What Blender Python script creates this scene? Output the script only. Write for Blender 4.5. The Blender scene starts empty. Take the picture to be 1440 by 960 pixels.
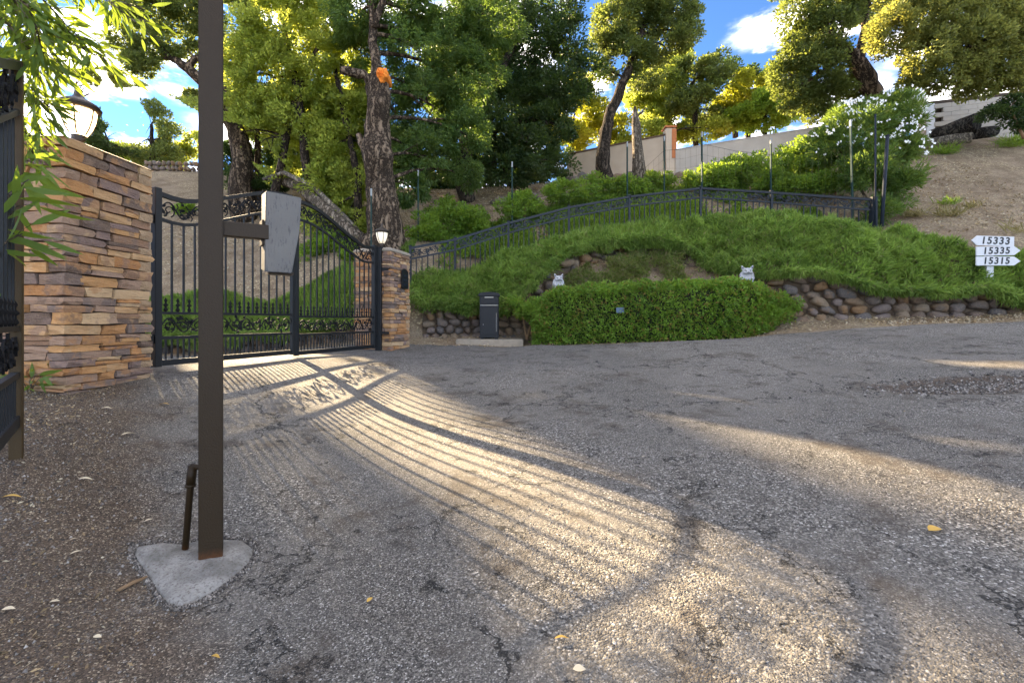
import bpy, bmesh, math, random
import numpy as np
from mathutils import Vector, Matrix, noise as mnoise
R = random.Random(7)
RN = np.random.default_rng(7)
scene = bpy.context.scene
COL = scene.collection

# ------------------------------------------------------------------ camera, sky, sun, exposure
EYE = 1.2
F = 640.0          # focal length in photo pixels (16 mm lens on a 36 mm frame, 1440 px wide)
HOR = 450.0        # the row of the horizon
cam_data = bpy.data.cameras.new("camera")
cam_data.lens = 16.0
cam_data.sensor_width = 36.0
cam_data.shift_y = -(480.0 - HOR) / 1440.0
cam_data.clip_start = 0.05
cam_data.clip_end = 3000
cam = bpy.data.objects.new("camera", cam_data)
cam.location = (0, 0, EYE)
cam.rotation_euler = (math.radians(90), 0, 0)
COL.objects.link(cam)
scene.camera = cam

SUN_DIR = Vector((-0.95, 1.0, 0.586)).normalized()     # towards the sun
SUN_EL = math.asin(SUN_DIR.z)
SUN_AZ = math.atan2(SUN_DIR.x, SUN_DIR.y)
sun_data = bpy.data.lights.new("sun", 'SUN')
sun_data.energy = 3.3
sun_data.angle = math.radians(0.5)
sun_data.color = (1.0, 0.82, 0.56)
sun = bpy.data.objects.new("sun", sun_data)
sun.rotation_euler = SUN_DIR.to_track_quat('Z', 'Y').to_euler()
sun.location = (-20, 20, 20)
COL.objects.link(sun)

scene.view_settings.view_transform = 'Standard'
scene.view_settings.look = 'None'
scene.view_settings.gamma = 1.0
scene.view_settings.use_curve_mapping = False
scene.view_settings.exposure = 3.5
scene.view_settings.use_white_balance = True
scene.view_settings.white_balance_temperature = 7350
scene.view_settings.white_balance_tint = 10


class NT:
    """small helper to write node trees"""
    def __init__(s, tree):
        s.t = tree
        s.n = tree.nodes
        s.l = tree.links
    def add(s, kind, **kw):
        n = s.n.new(kind)
        for k, v in kw.items():
            setattr(n, k, v)
        return n
    def put(s, sock, v):
        if v is None:
            return
        if hasattr(v, 'is_output') or isinstance(v, bpy.types.NodeSocket):
            s.l.new(v, sock)
        else:
            if isinstance(v, (tuple, list)) and len(v) == 3 and sock.type == 'RGBA':
                v = (*v, 1)
            sock.default_value = v
    def math(s, op, a, b=None, c=None, clamp=False):
        n = s.add('ShaderNodeMath', operation=op, use_clamp=clamp)
        s.put(n.inputs[0], a); s.put(n.inputs[1], b); s.put(n.inputs[2], c)
        return n.outputs[0]
    def vmath(s, op, a, b=None, scale=None):
        n = s.add('ShaderNodeVectorMath', operation=op)
        s.put(n.inputs[0], a); s.put(n.inputs[1], b)
        if scale is not None:
            s.put(n.inputs['Scale'], scale)
        return n.outputs['Value'] if op in ('DOT_PRODUCT', 'LENGTH', 'DISTANCE') else n.outputs[0]
    def noise(s, vec, scale, detail=4, rough=0.55, out='Fac'):
        n = s.add('ShaderNodeTexNoise')
        s.put(n.inputs['Vector'], vec); s.put(n.inputs['Scale'], scale)
        s.put(n.inputs['Detail'], detail); s.put(n.inputs['Roughness'], rough)
        return n.outputs[out]
    def voro(s, vec, scale, feature='F1', out='Distance', rnd=1.0):
        n = s.add('ShaderNodeTexVoronoi', feature=feature)
        s.put(n.inputs['Vector'], vec); s.put(n.inputs['Scale'], scale)
        s.put(n.inputs['Randomness'], rnd)
        return n.outputs[out]
    def ramp(s, fac, stops, interp='LINEAR'):
        n = s.add('ShaderNodeValToRGB')
        n.color_ramp.interpolation = interp
        e = n.color_ramp.elements
        while len(e) > 1:
            e.remove(e[-1])
        for i, (p, c) in enumerate(stops):
            if isinstance(c, (int, float)):
                c = (c, c, c)
            el = e[0] if i == 0 else e.new(p)
            el.position = p
            el.color = (*c, 1)
        s.put(n.inputs[0], fac)
        return n.outputs[0]
    def mix(s, fac, a, b, mode='MIX'):
        n = s.add('ShaderNodeMix', data_type='RGBA', blend_type=mode)
        s.put(n.inputs[0], fac); s.put(n.inputs[6], a); s.put(n.inputs[7], b)
        return n.outputs[2]
    def smooth(s, x, a, b):
        n = s.add('ShaderNodeMapRange', interpolation_type='SMOOTHSTEP')
        s.put(n.inputs[0], x); s.put(n.inputs[1], a); s.put(n.inputs[2], b)
        n.inputs[3].default_value = 0; n.inputs[4].default_value = 1
        return n.outputs[0]
    def bump(s, h, dist=0.01, strength=1.0, normal=None):
        n = s.add('ShaderNodeBump')
        s.put(n.inputs['Height'], h); s.put(n.inputs['Distance'], dist); s.put(n.inputs['Strength'], strength)
        s.put(n.inputs['Normal'], normal)
        return n.outputs[0]
    def sep(s, v):
        n = s.add('ShaderNodeSeparateXYZ'); s.put(n.inputs[0], v)
        return n.outputs


world = bpy.data.worlds.new("World")
scene.world = world
world.use_nodes = True
wt = NT(world.node_tree)
wt.n.clear()
sky = wt.add('ShaderNodeTexSky', sky_type='NISHITA')
sky.sun_disc = False
sky.sun_elevation = SUN_EL
sky.sun_rotation = SUN_AZ
sky.air_density = 0.6
sky.altitude = 3000
sky.dust_density = 0.0
sky.ozone_density = 3.0
hsv = wt.add('ShaderNodeHueSaturation')
hsv.inputs['Saturation'].default_value = 1.12
wt.l.new(sky.outputs[0], hsv.inputs['Color'])
gen = wt.add('ShaderNodeTexCoord').outputs['Generated']
def cloud_dir(px, py):
    return Vector(((px - 720) / F, 1.0, (HOR - py) / F)).normalized()
cloud = None
cn = wt.noise(wt.vmath('MULTIPLY', gen, (1, 1, 2.5)), 9, 6, 0.62)
for (px, py, w, h) in [(165, 117, .055, .016), (250, 131, .035, .016), (1078, 36, .055, .03),
                       (1180, 135, .07, .03), (180, 62, .09, .02), (345, 190, .08, .03), (1290, 60, .05, .03), (640, 30, .10, .03)]:
    c = cloud_dir(px, py)
    side = Vector((c.y, -c.x, 0)).normalized()
    up = side.cross(c)
    d = wt.vmath('SUBTRACT', gen, tuple(c))
    a = wt.math('DIVIDE', wt.vmath('DOT_PRODUCT', d, tuple(side)), w)
    b = wt.math('DIVIDE', wt.vmath('DOT_PRODUCT', d, tuple(up)), h)
    rr = wt.math('ADD', wt.math('MULTIPLY', a, a), wt.math('MULTIPLY', b, b))
    m = wt.math('EXPONENT', wt.math('MULTIPLY', rr, -1.0))
    cloud = m if cloud is None else wt.math('MAXIMUM', cloud, m)
# scattered clouds all over the sky, added to lift the ambient light
gn = wt.noise(wt.vmath('ADD', wt.vmath('MULTIPLY', gen, (1, 1, 2.2)), (9.0, 2.0, 7.0)), 3.2, 6, .6)
cloud = wt.math('MAXIMUM', cloud, wt.math('MULTIPLY', wt.smooth(gn, .47, .60), .9))
cm = wt.smooth(wt.math('MULTIPLY', cloud, wt.math('SUBTRACT', wt.math('MULTIPLY', cn, 3.2), .75)), 0.10, 1.05)
skyc = wt.mix(wt.math('MULTIPLY', cm, 0.9), hsv.outputs[0], (12.5, 12.4, 12.8))
bg = wt.add('ShaderNodeBackground')
bg.inputs['Strength'].default_value = 0.055
wt.l.new(skyc, bg.inputs['Color'])
wo = wt.add('ShaderNodeOutputWorld')
wt.l.new(bg.outputs[0], wo.inputs[0])

# ------------------------------------------------------------------ helpers
def P(px, py, d):
    """a point of the place seen at photo pixel (px, py) and d metres ahead"""
    return Vector(((px - 720) / F * d, d, EYE + (HOR - py) / F * d))

def tag(o, label=None, cat=None, group=None, kind=None):
    if label: o['label'] = label
    if cat: o['category'] = cat
    if group: o['group'] = group
    if kind: o['kind'] = kind
    return o

def empty(name, loc, label, cat, group=None, rz=0.0):
    o = bpy.data.objects.new(name, None)
    o.empty_display_size = 0.1
    o.location = loc
    o.rotation_euler = (0, 0, rz)
    COL.objects.link(o)
    tag(o, label, cat, group)
    return o

def link_mesh(name, me, mat, parent=None, world=True):
    """link a mesh; when world is True its vertices are world coordinates and the parent is only un-rotated/un-moved"""
    if mat is not None and len(me.materials) == 0:
        me.materials.append(mat)
    o = bpy.data.objects.new(name, me)
    COL.objects.link(o)
    if parent is not None:
        o.parent = parent
        if world:
            top = parent
            m = Matrix.Identity(4)
            while top is not None:
                m = Matrix.LocRotScale(top.location, top.rotation_euler, top.scale) @ m if top.parent is None else Matrix.LocRotScale(top.location, top.rotation_euler, top.scale) @ m
                top = top.parent
            inv = m.inverted()
            o.matrix_local = inv
    return o

class MB:
    def __init__(s):
        s.v = []; s.f = []
    def add(s, vs, fs):
        b = len(s.v)
        s.v.extend([tuple(x) for x in vs])
        s.f.extend([tuple(b + i for i in q) for q in fs])
        return s
    def box(s, c, size, m=None):
        hx, hy, hz = size[0] / 2, size[1] / 2, size[2] / 2
        vs = [Vector((x * hx, y * hy, z * hz)) for x in (-1, 1) for y in (-1, 1) for z in (-1, 1)]
        if m is not None:
            vs = [m @ v for v in vs]
        c = Vector(c)
        vs = [v + c for v in vs]
        return s.add(vs, [(0, 1, 3, 2), (4, 6, 7, 5), (0, 4, 5, 1), (2, 3, 7, 6), (0, 2, 6, 4), (1, 5, 7, 3)])
    def bar(s, a, b, w, h=None, up=(0, 0, 1)):
        """rectangular bar from a to b"""
        a, b = Vector(a), Vector(b)
        h = w if h is None else h
        d = (b - a).normalized()
        up = Vector(up)
        if abs(d.dot(up)) > 0.95:
            up = Vector((1, 0.3, 0))
        x = d.cross(up).normalized()
        y = x.cross(d)
        vs = []
        for p in (a, b):
            for (i, j) in ((-1, -1), (1, -1), (1, 1), (-1, 1)):
                vs.append(p + x * (i * w / 2) + y * (j * h / 2))
        return s.add(vs, [(3, 2, 1, 0), (4, 5, 6, 7), (0, 1, 5, 4), (1, 2, 6, 5), (2, 3, 7, 6), (3, 0, 4, 7)])
    def tube(s, pts, rad, n=6, cap=True, wob=0.0, rnd=None):
        pts = [Vector(p) for p in pts]
        if not hasattr(rad, '__len__'):
            rad = [rad] * len(pts)
        t0 = (pts[1] - pts[0]).normalized()
        x = t0.orthogonal().normalized()
        vs = []
        for i, p in enumerate(pts):
            if i == 0: t = t0
            elif i == len(pts) - 1: t = (pts[i] - pts[i - 1]).normalized()
            else: t = (pts[i + 1] - pts[i - 1]).normalized()
            x = (x - t * x.dot(t))
            x = x.normalized() if x.length > 1e-6 else t.orthogonal().normalized()
            y = t.cross(x)
            for k in range(n):
                a = 2 * math.pi * k / n
                r = rad[i]
                if wob:
                    q = (p + (x * math.cos(a) + y * math.sin(a)) * r)
                    r *= 1 + wob * mnoise.noise(q * (0.9 / max(rad[0], .02)))
                vs.append(p + (x * math.cos(a) + y * math.sin(a)) * r)
        fs = []
        for i in range(len(pts) - 1):
            for k in range(n):
                a = i * n + k; b = i * n + (k + 1) % n
                fs.append((a, b, b + n, a + n))
        if cap:
            fs.append(tuple(range(n - 1, -1, -1)))
            fs.append(tuple(range((len(pts) - 1) * n, len(pts) * n)))
        return s.add(vs, fs)
    def lathe(s, c, prof, n=12, m=None):
        """prof: (r, z) list"""
        vs = []
        for (r, z) in prof:
            for k in range(n):
                a = 2 * math.pi * (k + .5) / n
                v = Vector((r * math.cos(a), r * math.sin(a), z))
                if m is not None: v = m @ v
                vs.append(v + Vector(c))
        fs = []
        for i in range(len(prof) - 1):
            for k in range(n):
                a = i * n + k; b = i * n + (k + 1) % n
                fs.append((a, b, b + n, a + n))
        fs.append(tuple(range(n - 1, -1, -1)))
        fs.append(tuple(range((len(prof) - 1) * n, len(prof) * n)))
        return s.add(vs, fs)
    def prism(s, outline, a, m):
        """outline (x,z) list extruded from y=-a to y=a, transformed by 4x4 m"""
        n = len(outline)
        vs = [m @ Vector((x, -a, z)) for x, z in outline] + [m @ Vector((x, a, z)) for x, z in outline]
        fs = [tuple(range(n)), tuple(range(2 * n - 1, n - 1, -1))]
        for i in range(n):
            j = (i + 1) % n
            fs.append((j, i, i + n, j + n))
        return s.add(vs, fs)
    def mesh(s, name, smooth=False, bevel=0.0, segs=1):
        me = bpy.data.meshes.new(name)
        me.from_pydata([tuple(v) for v in s.v], [], s.f)
        if bevel > 0:
            bm = bmesh.new(); bm.from_mesh(me)
            bmesh.ops.recalc_face_normals(bm, faces=bm.faces)
            es = [e for e in bm.edges if len(e.link_faces) == 2 and e.calc_face_angle(0) > 0.5]
            bmesh.ops.bevel(bm, geom=es, offset=bevel, segments=segs, affect='EDGES', clamp_overlap=True)
            bm.to_mesh(me); bm.free()
        if smooth:
            me.polygons.foreach_set('use_smooth', [True] * len(me.polygons))
        me.update()
        return me
    def build(s, name, mat, parent=None, smooth=False, bevel=0.0, segs=1):
        return link_mesh(name, s.mesh(name, smooth, bevel, segs), mat, parent)

def np_mesh(name, verts, faces, mat, smooth=False):
    """verts (n,3) and faces (m,k) arrays"""
    me = bpy.data.meshes.new(name)
    k = faces.shape[1]
    me.vertices.add(len(verts))
    me.vertices.foreach_set('co', np.ascontiguousarray(verts, dtype=np.float32).ravel())
    me.loops.add(faces.size)
    me.loops.foreach_set('vertex_index', np.ascontiguousarray(faces, dtype=np.int32).ravel())
    me.polygons.add(len(faces))
    me.polygons.foreach_set('loop_start', np.arange(0, faces.size, k, dtype=np.int32))
    me.polygons.foreach_set('loop_total', np.full(len(faces), k, dtype=np.int32))
    if smooth:
        me.polygons.foreach_set('use_smooth', np.ones(len(faces), dtype=bool))
    me.update(calc_edges=True)
    if mat: me.materials.append(mat)
    return me

def unit(a):
    return a / np.maximum(np.linalg.norm(a, axis=1, keepdims=True), 1e-9)

def rand_dirs(n):
    return unit(RN.normal(size=(n, 3)))

def leaf_quads(pos, axis, length, width, droop=0.0):
    """pointed leaves: pos is the stalk end, axis the unit direction, one bent rhomb each (2 triangles)"""
    n = len(pos)
    side = unit(np.cross(axis, rand_dirs(n)))
    nrm = np.cross(side, axis)
    length = np.broadcast_to(np.asarray(length), (n,))[:, None]
    width = np.broadcast_to(np.asarray(width), (n,))[:, None]
    mid = pos + axis * length * 0.5 + nrm * length * 0.08
    tip = pos + axis * length
    tip[:, 2] -= droop * length[:, 0]
    v = np.stack([pos, mid + side * width * .5, tip, mid - side * width * .5], axis=1).reshape(-1, 3)
    f = np.arange(4 * n).reshape(n, 4)
    return v, f

# ------------------------------------------------------------------ gaps in the crowns that let the low sun through to the drive
# (outlines are where the patches of sun lie on the drive, in photo pixels)
BEAMS = [[(255, 560), (300, 535), (345, 526), (420, 520), (520, 524), (600, 552), (700, 604), (800, 656), (900, 704), (1000, 756), (1080, 800), (1180, 836), (1300, 858), (1500, 885), (1600, 1300), (930, 1300), (880, 985), (800, 860), (700, 745), (570, 655), (430, 600), (345, 580)],
         [(306, 592), (326, 582), (480, 706), (650, 860), (706, 938), (680, 945), (445, 732)],
         [(890, 548), (960, 552), (1100, 584), (1250, 612), (1500, 632), (1600, 835), (1440, 775), (1300, 718), (1150, 664), (1020, 611), (920, 571)],
         [(1300, 507), (1500, 510), (1500, 524), (1310, 514)]]
def in_poly(px, py, poly):
    ins = np.zeros(len(px), bool)
    n = len(poly)
    for i in range(n):
        (x1, y1), (x2, y2) = poly[i], poly[(i + 1) % n]
        c = ((y1 > py) != (y2 > py)) & (px < (x2 - x1) * (py - y1) / ((y2 - y1) or 1e-9) + x1)
        ins ^= c
    return ins
def lit_ground(x, y):
    z = -.092 + .061 * x + .0818 * y
    yy = np.maximum(y, .3)
    px = 720 + F * x / yy; py = HOR + F * (EYE - z) / yy
    ok = np.zeros(len(x), bool)
    for p in BEAMS: ok |= in_poly(px, py, p)
    return ok & (y > .3)
def near_lit(x, y, m=.10):
    ok = lit_ground(x, y)
    for a, b in ((m, m), (-m, -m)): ok |= lit_ground(x + a, y + b)
    return ok
def on_drive(C):
    S = np.array(SUN_DIR)
    s = (C[:, 2] + .092 - .061 * C[:, 0] - .0818 * C[:, 1]) / (S[2] - .061 * S[0] - .0818 * S[1])
    G_ = C - s[:, None] * S[None]
    return G_[:, 0], G_[:, 1], s
def open_gaps(v, f):
    """drop leaves that stand between the sun and the sunny patches"""
    C = v.reshape(-1, 4, 3).mean(axis=1)
    x, y, s = on_drive(C)
    cut = near_lit(x, y) & (s > 3) & (RN.uniform(0, 1, len(C)) < .996)
    k = ~cut
    v = v.reshape(-1, 4, 3)[k].reshape(-1, 3)
    return v, np.arange(len(v)).reshape(-1, 4)

# ------------------------------------------------------------------ terrain
def tps_fit(pts, smooth=0.02):
    p = np.array(pts, float)
    n = len(p)
    d = np.linalg.norm(p[:, None, :2] - p[None, :, :2], axis=2)
    K = np.where(d > 0, d * d * np.log(d + 1e-12), 0) + smooth * np.eye(n)
    Q = np.hstack([np.ones((n, 1)), p[:, :2]])
    A = np.zeros((n + 3, n + 3)); A[:n, :n] = K; A[:n, n:] = Q; A[n:, :n] = Q.T
    w = np.linalg.solve(A, np.concatenate([p[:, 2], np.zeros(3)]))
    def f(x, y):
        x = np.asarray(x, float); y = np.asarray(y, float)
        sh = x.shape
        x = x.ravel(); y = y.ravel()
        out = w[n] + w[n + 1] * x + w[n + 2] * y
        for i in range(n):
            r2 = (x - p[i, 0]) ** 2 + (y - p[i, 1]) ** 2
            out += w[i] * 0.5 * r2 * np.log(r2 + 1e-12)
        return out.reshape(sh)
    return f

def plane(x, y): return -.092 + .061 * x + .0818 * y
def pp(px, py, d):
    v = P(px, py, d); return (v.x, v.y, v.z)

low_pts = [(-1.48, 2.23, 0.0), (-2.97, 2.79, .35), (-3.89, 3.95, .54), (-3.85, 4.85, .585), (-3.9, 5.1, .61), (-3.3, 7.0, .62),
           (-2.7, 8.98, .60), (-2.3, 9.6, .62), (-.6, 10.5, .70), (-6, 10.2, .45), (-8, 9.5, .45), (-6, 6, .6), (-4.6, 2.5, .6),
           (-2.6, 1.2, .12), (-4, 0, .3), (-3, -4, 0), (3, -5, -.3), (0, -1, -.1), (12, -2, .6), (14, 7.5, 1.55), (20, 6, 1.8), (12, 4, 1.1), (-12, 5, .7), (-16, 8, .6),
           pp(760, 485, 9.8), pp(900, 482, 9.2), pp(1100, 470, 8.9), pp(1000, 479, 9.15), pp(1060, 474, 9.1), pp(950, 481, 9.15), pp(1080, 466, 9.6),
           (1.0, 10.5, .74), (3.0, 10.45, .88), (4.8, 10.4, 1.0), pp(810, 402, 11.3), pp(900, 398, 11.35), pp(1000, 394, 11.2), pp(860, 372, 12.0), pp(940, 364, 12.2), pp(1000, 374, 11.8), (.3, 10.9, .78), pp(1110, 459, 9.7), pp(1200, 452, 9.3), pp(1330, 448, 9.0), pp(1200, 466, 8.3), pp(1340, 458, 8.0), (-30, 8, .6), (30, 5, 2.0), (-30, -30, 0), (30, -30, 0), (0, -30, -.3)]
for (x, y) in [(0, 1.2), (1.5, 1.4), (0, 3), (3, 3), (3, 6), (6, 4), (0, 6.5), (5.5, 7), (-1.3, 5), (2, 8), (6, 1), (-1.2, 8)]:
    low_pts.append((x, y, plane(x, y)))
low_fn = tps_fit(low_pts, 0.02)

up_px = [(600, 458, 10.95), (690, 450, 11.1), (750, 420, 11.15), (785, 378, 11.6), (850, 350, 12.3), (900, 342, 12.65), (985, 350, 12.45), (1060, 372, 11.3),
         (1110, 398, 10.05), (1200, 420, 9.7), (1300, 430, 9.35), (1400, 440, 9.1), (1470, 448, 9.0),
         (577, 405, 11.3), (640, 390, 12), (715, 367, 12.8), (800, 340, 13.2), (885, 326, 13.4), (985, 314, 13.4), (1085, 321, 12.9), (1228, 348, 11.9),
         (650, 408, 11.45), (760, 372, 12.0), (900, 326, 13.0), (1000, 320, 12.95), (1100, 336, 11.3), (1200, 358, 10.6), (1300, 384, 10.0), (1400, 410, 9.5),
         (640, 310, 16), (650, 283, 18), (720, 300, 16), (800, 255, 20), (860, 252, 20), (940, 250, 20), (1000, 245, 20), (1100, 225, 20), (1200, 205, 20),
         (880, 282, 16), (1000, 268, 16), (1100, 270, 15.5), (1180, 262, 15),
         (1260, 335, 11.5), (1300, 352, 10.7), (1350, 390, 9.6), (1440, 400, 9.3), (1290, 198, 19), (1360, 196, 18.5), (1440, 196, 18), (1440, 300, 12.5), (1300, 275, 14), (1400, 250, 15),
         (1600, 350, 9.8), (1700, 260, 14), (1900, 330, 10),
         (230, 470, 10.35), (330, 468, 10.9), (450, 465, 11.1), (530, 462, 11.2), (230, 405, 12), (330, 405, 12.4), (450, 410, 12.4), (330, 310, 16.5), (250, 300, 17), (250, 240, 23), (330, 243, 23), (450, 345, 13.5), (540, 352, 12.5),
         (500, 270, 20), (430, 260, 21), (560, 330, 14), (100, 240, 23), (-100, 240, 23), (170, 300, 17), (60, 430, 11), (-100, 430, 10.5), (-300, 300, 12),
         (1500, 150, 40), (1100, 190, 40)]
up_pts = [pp(*q) for q in up_px]
for (x, y, z) in [(-30, 28, 9.0), (-12, 30, 9.2), (0, 28, 8.6), (12, 30, 9.6), (30, 30, 10.5), (-40, 60, 8), (0, 60, 9), (40, 60, 10.5), (-30, 12, 3), (35, 12, 5)]:
    up_pts.append((x, y, z))
up_fn = tps_fit(up_pts, 0.03)

WX = [-60, -20, -12, -7.9, -5.4, -3.27, -2, -.5, .4, 1.0, 1.7, 2.4, 3.4, 4.4, 5.0, 5.6, 6.1, 7.05, 8.25, 9.46, 11, 14, 30, 60]
WY = [8, 8.2, 9.2, 10.1, 10.8, 11.0, 10.85, 10.95, 11.1, 11.35, 11.85, 12.2, 12.4, 12.15, 11.5, 10.5, 9.95, 9.55, 9.25, 9.0, 8.8, 8.5, 7.5, 7.0]
def wall_y(x): return np.interp(x, WX, WY)
FX = [-2.6, -1.5, -.1, 1.65, 3.45, 5.55, 7.36, 9.45]
FY = [11.25, 12.0, 12.8, 13.15, 13.4, 13.4, 12.9, 11.9]

def H(x, y):
    x = np.asarray(x, float); y = np.asarray(y, float)
    lo = low_fn(x, y); up = up_fn(x, y)
    lo = np.where(np.abs(x) > 34, np.clip(lo, -2, 3), lo)
    up = np.clip(up, -1, 11)
    t = np.clip((y - wall_y(x)) / 0.30, 0, 1)
    t = t * t * (3 - 2 * t)
    h = lo * (1 - t) + np.maximum(up, lo - .2) * t
    h = np.where(np.sqrt(x * x + y * y) > 80, np.where(y > 0, 8.0, -1.0), h)
    # worn hollow in the road on the right
    e = ((x - 4.75) / 1.0) ** 2 + ((y - 4.55) / 0.33) ** 2
    return h - 0.045 * np.exp(-e * e)

def Hs(x, y): return float(H(np.array([x]), np.array([y]))[0])

def axis(lo, hi, a, b, step, grow=1.18):
    mid = list(np.arange(a, b, step))
    s = step; v = b; right = []
    while v < hi:
        right.append(v); s *= grow; v += s
    right.append(hi)
    s = step; v = a - step; left = []
    while v > lo:
        left.append(v); s *= grow; v -= s
    left.append(lo)
    return np.array(left[::-1] + mid + right)

def grid_mesh(name, xs, ys, zfn, mat, keep=None):
    X, Y = np.meshgrid(xs, ys)
    Z = zfn(X, Y)
    V = np.stack([X.ravel(), Y.ravel(), Z.ravel()], axis=1)
    nx, ny = len(xs), len(ys)
    i, j = np.meshgrid(np.arange(nx - 1), np.arange(ny - 1))
    a = (j * nx + i).ravel()
    Fc = np.stack([a, a + 1, a + 1 + nx, a + nx], axis=1)
    if keep is not None:
        c = V[Fc].mean(axis=1)
        Fc = Fc[keep(c[:, 0], c[:, 1])]
        used = np.unique(Fc)
        remap = np.full(len(V), -1); remap[used] = np.arange(len(used))
        V = V[used]; Fc = remap[Fc]
    return np_mesh(name, V, Fc, mat, smooth=True)
# ------------------------------------------------------------------ materials
def new_mat(name):
    m = bpy.data.materials.new(name)
    m.use_nodes = True
    t = NT(m.node_tree)
    b = m.node_tree.nodes['Principled BSDF']
    return m, t, b

def mat_simple(name, col, rough=0.6, metal=0.0, var=0.15, scale=8.0, bump=0.0, bscale=60, spec=0.5):
    m, t, b = new_mat(name)
    pos = t.add('ShaderNodeNewGeometry').outputs['Position']
    n = t.noise(pos, scale, 5)
    c = t.mix(n, tuple(x * (1 - var) for x in col), tuple(min(1, x * (1 + var)) for x in col))
    t.put(b.inputs['Base Color'], c)
    t.put(b.inputs['Roughness'], rough); t.put(b.inputs['Metallic'], metal)
    b.inputs['Specular IOR Level'].default_value = spec
    if bump:
        t.put(b.inputs['Normal'], t.bump(t.noise(pos, bscale, 4), bump))
    return m

def mat_leaf(name, dark, light, trans=(0.30, 0.38, 0.03), tfac=0.45, dry=None, dry_amt=0.0):
    m, t, b = new_mat(name)
    g = t.add('ShaderNodeNewGeometry')
    pos = g.outputs['Position']
    r = g.outputs['Random Per Island']
    n = t.noise(pos, 1.3, 3)
    patch = t.smooth(t.noise(pos, .9, 4, .6), .38, .62)
    f = t.math('ADD', t.math('MULTIPLY', r, 0.6), t.math('MULTIPLY', t.smooth(n, .35, .65), 0.4))
    c = t.mix(f, dark, light)
    c = t.mix(t.math('MULTIPLY', patch, .30), c, t.mix(.5, c, (.13, .12, .05)))
    if dry:
        k = t.math('GREATER_THAN', t.math('ADD', t.math('FRACT', t.math('MULTIPLY', r, 37.7)), t.math('MULTIPLY', t.noise(pos, 2.2, 2), 0.3)), 1.15 - dry_amt)
        c = t.mix(k, c, dry)
    b.inputs['Roughness'].default_value = 0.55
    b.inputs['Specular IOR Level'].default_value = 0.25
    t.put(b.inputs['Base Color'], c)
    tr = t.add('ShaderNodeBsdfTranslucent')
    t.put(tr.inputs['Color'], t.mix(r, tuple(x * .75 for x in trans), trans))
    mx = t.add('ShaderNodeMixShader')
    mx.inputs[0].default_value = tfac
    t.l.new(b.outputs[0], mx.inputs[1]); t.l.new(tr.outputs[0], mx.inputs[2])
    t.l.new(mx.outputs[0], m.node_tree.nodes['Material Output'].inputs[0])
    return m

def mat_bark(name, a, b_, scale=1.0, bump=0.05):
    m, t, b = new_mat(name)
    pos = t.add('ShaderNodeNewGeometry').outputs['Position']
    q = t.vmath('MULTIPLY', pos, (11 * scale, 11 * scale, 2.0 * scale))
    q = t.vmath('ADD', q, t.vmath('SCALE', t.noise(pos, 5, 4, out='Color'), scale=2.5))
    w = t.noise(q, 1.0, 8, .7)
    rd = t.math('ABSOLUTE', t.math('SUBTRACT', t.noise(q, .8, 5, .6), .5))
    f = t.math('ADD', t.math('MULTIPLY', t.smooth(rd, .0, .12), .6), t.math('MULTIPLY', w, .5))
    t.put(b.inputs['Base Color'], t.mix(t.smooth(f, .25, .95), a, b_))
    b.inputs['Roughness'].default_value = 0.95
    b.inputs['Specular IOR Level'].default_value = 0.15
    t.put(b.inputs['Normal'], t.bump(f, bump))
    return m

def mat_stone(name, cols, scale=14, bump=0.012, rough=0.85, stain=0.35):
    """colour picked per stone, grain and stains in the stone"""
    m, t, b = new_mat(name)
    pos = t.add('ShaderNodeNewGeometry').outputs['Position']
    rnd = t.add('ShaderNodeObjectInfo').outputs['Random']
    base = t.ramp(rnd, [(i / (len(cols)), c) for i, c in enumerate(cols)], 'CONSTANT')
    base2 = t.ramp(t.math('FRACT', t.math('MULTIPLY', rnd, 7.31)), [(i / (len(cols)), c) for i, c in enumerate(cols)], 'CONSTANT')
    off = t.vmath('ADD', pos, t.vmath('SCALE', (13.0, 7.0, 5.0), scale=rnd))
    big = t.noise(off, scale * .55, 4)
    fine = t.noise(off, scale * 5, 6, .7)
    streak = t.noise(t.vmath('MULTIPLY', off, (1, 1, 4.5)), scale, 5, .6)
    c = t.mix(t.math('MULTIPLY', t.smooth(big, .5, .62), .6), base, base2)
    c = t.mix(t.math('MULTIPLY', t.smooth(streak, .5, .75), stain), c, (.05, .038, .03))
    c = t.mix(t.math('MULTIPLY', t.smooth(fine, .35, .75), .45), c, t.mix(.4, c, (.6, .45, .3)))
    t.put(b.inputs['Base Color'], c)
    t.put(b.inputs['Roughness'], rough)
    b.inputs['Specular IOR Level'].default_value = 0.25
    h = t.math('ADD', t.math('MULTIPLY', streak, 1.0), t.math('MULTIPLY', fine, .45))
    t.put(b.inputs['Normal'], t.bump(h, bump))
    return m

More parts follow.
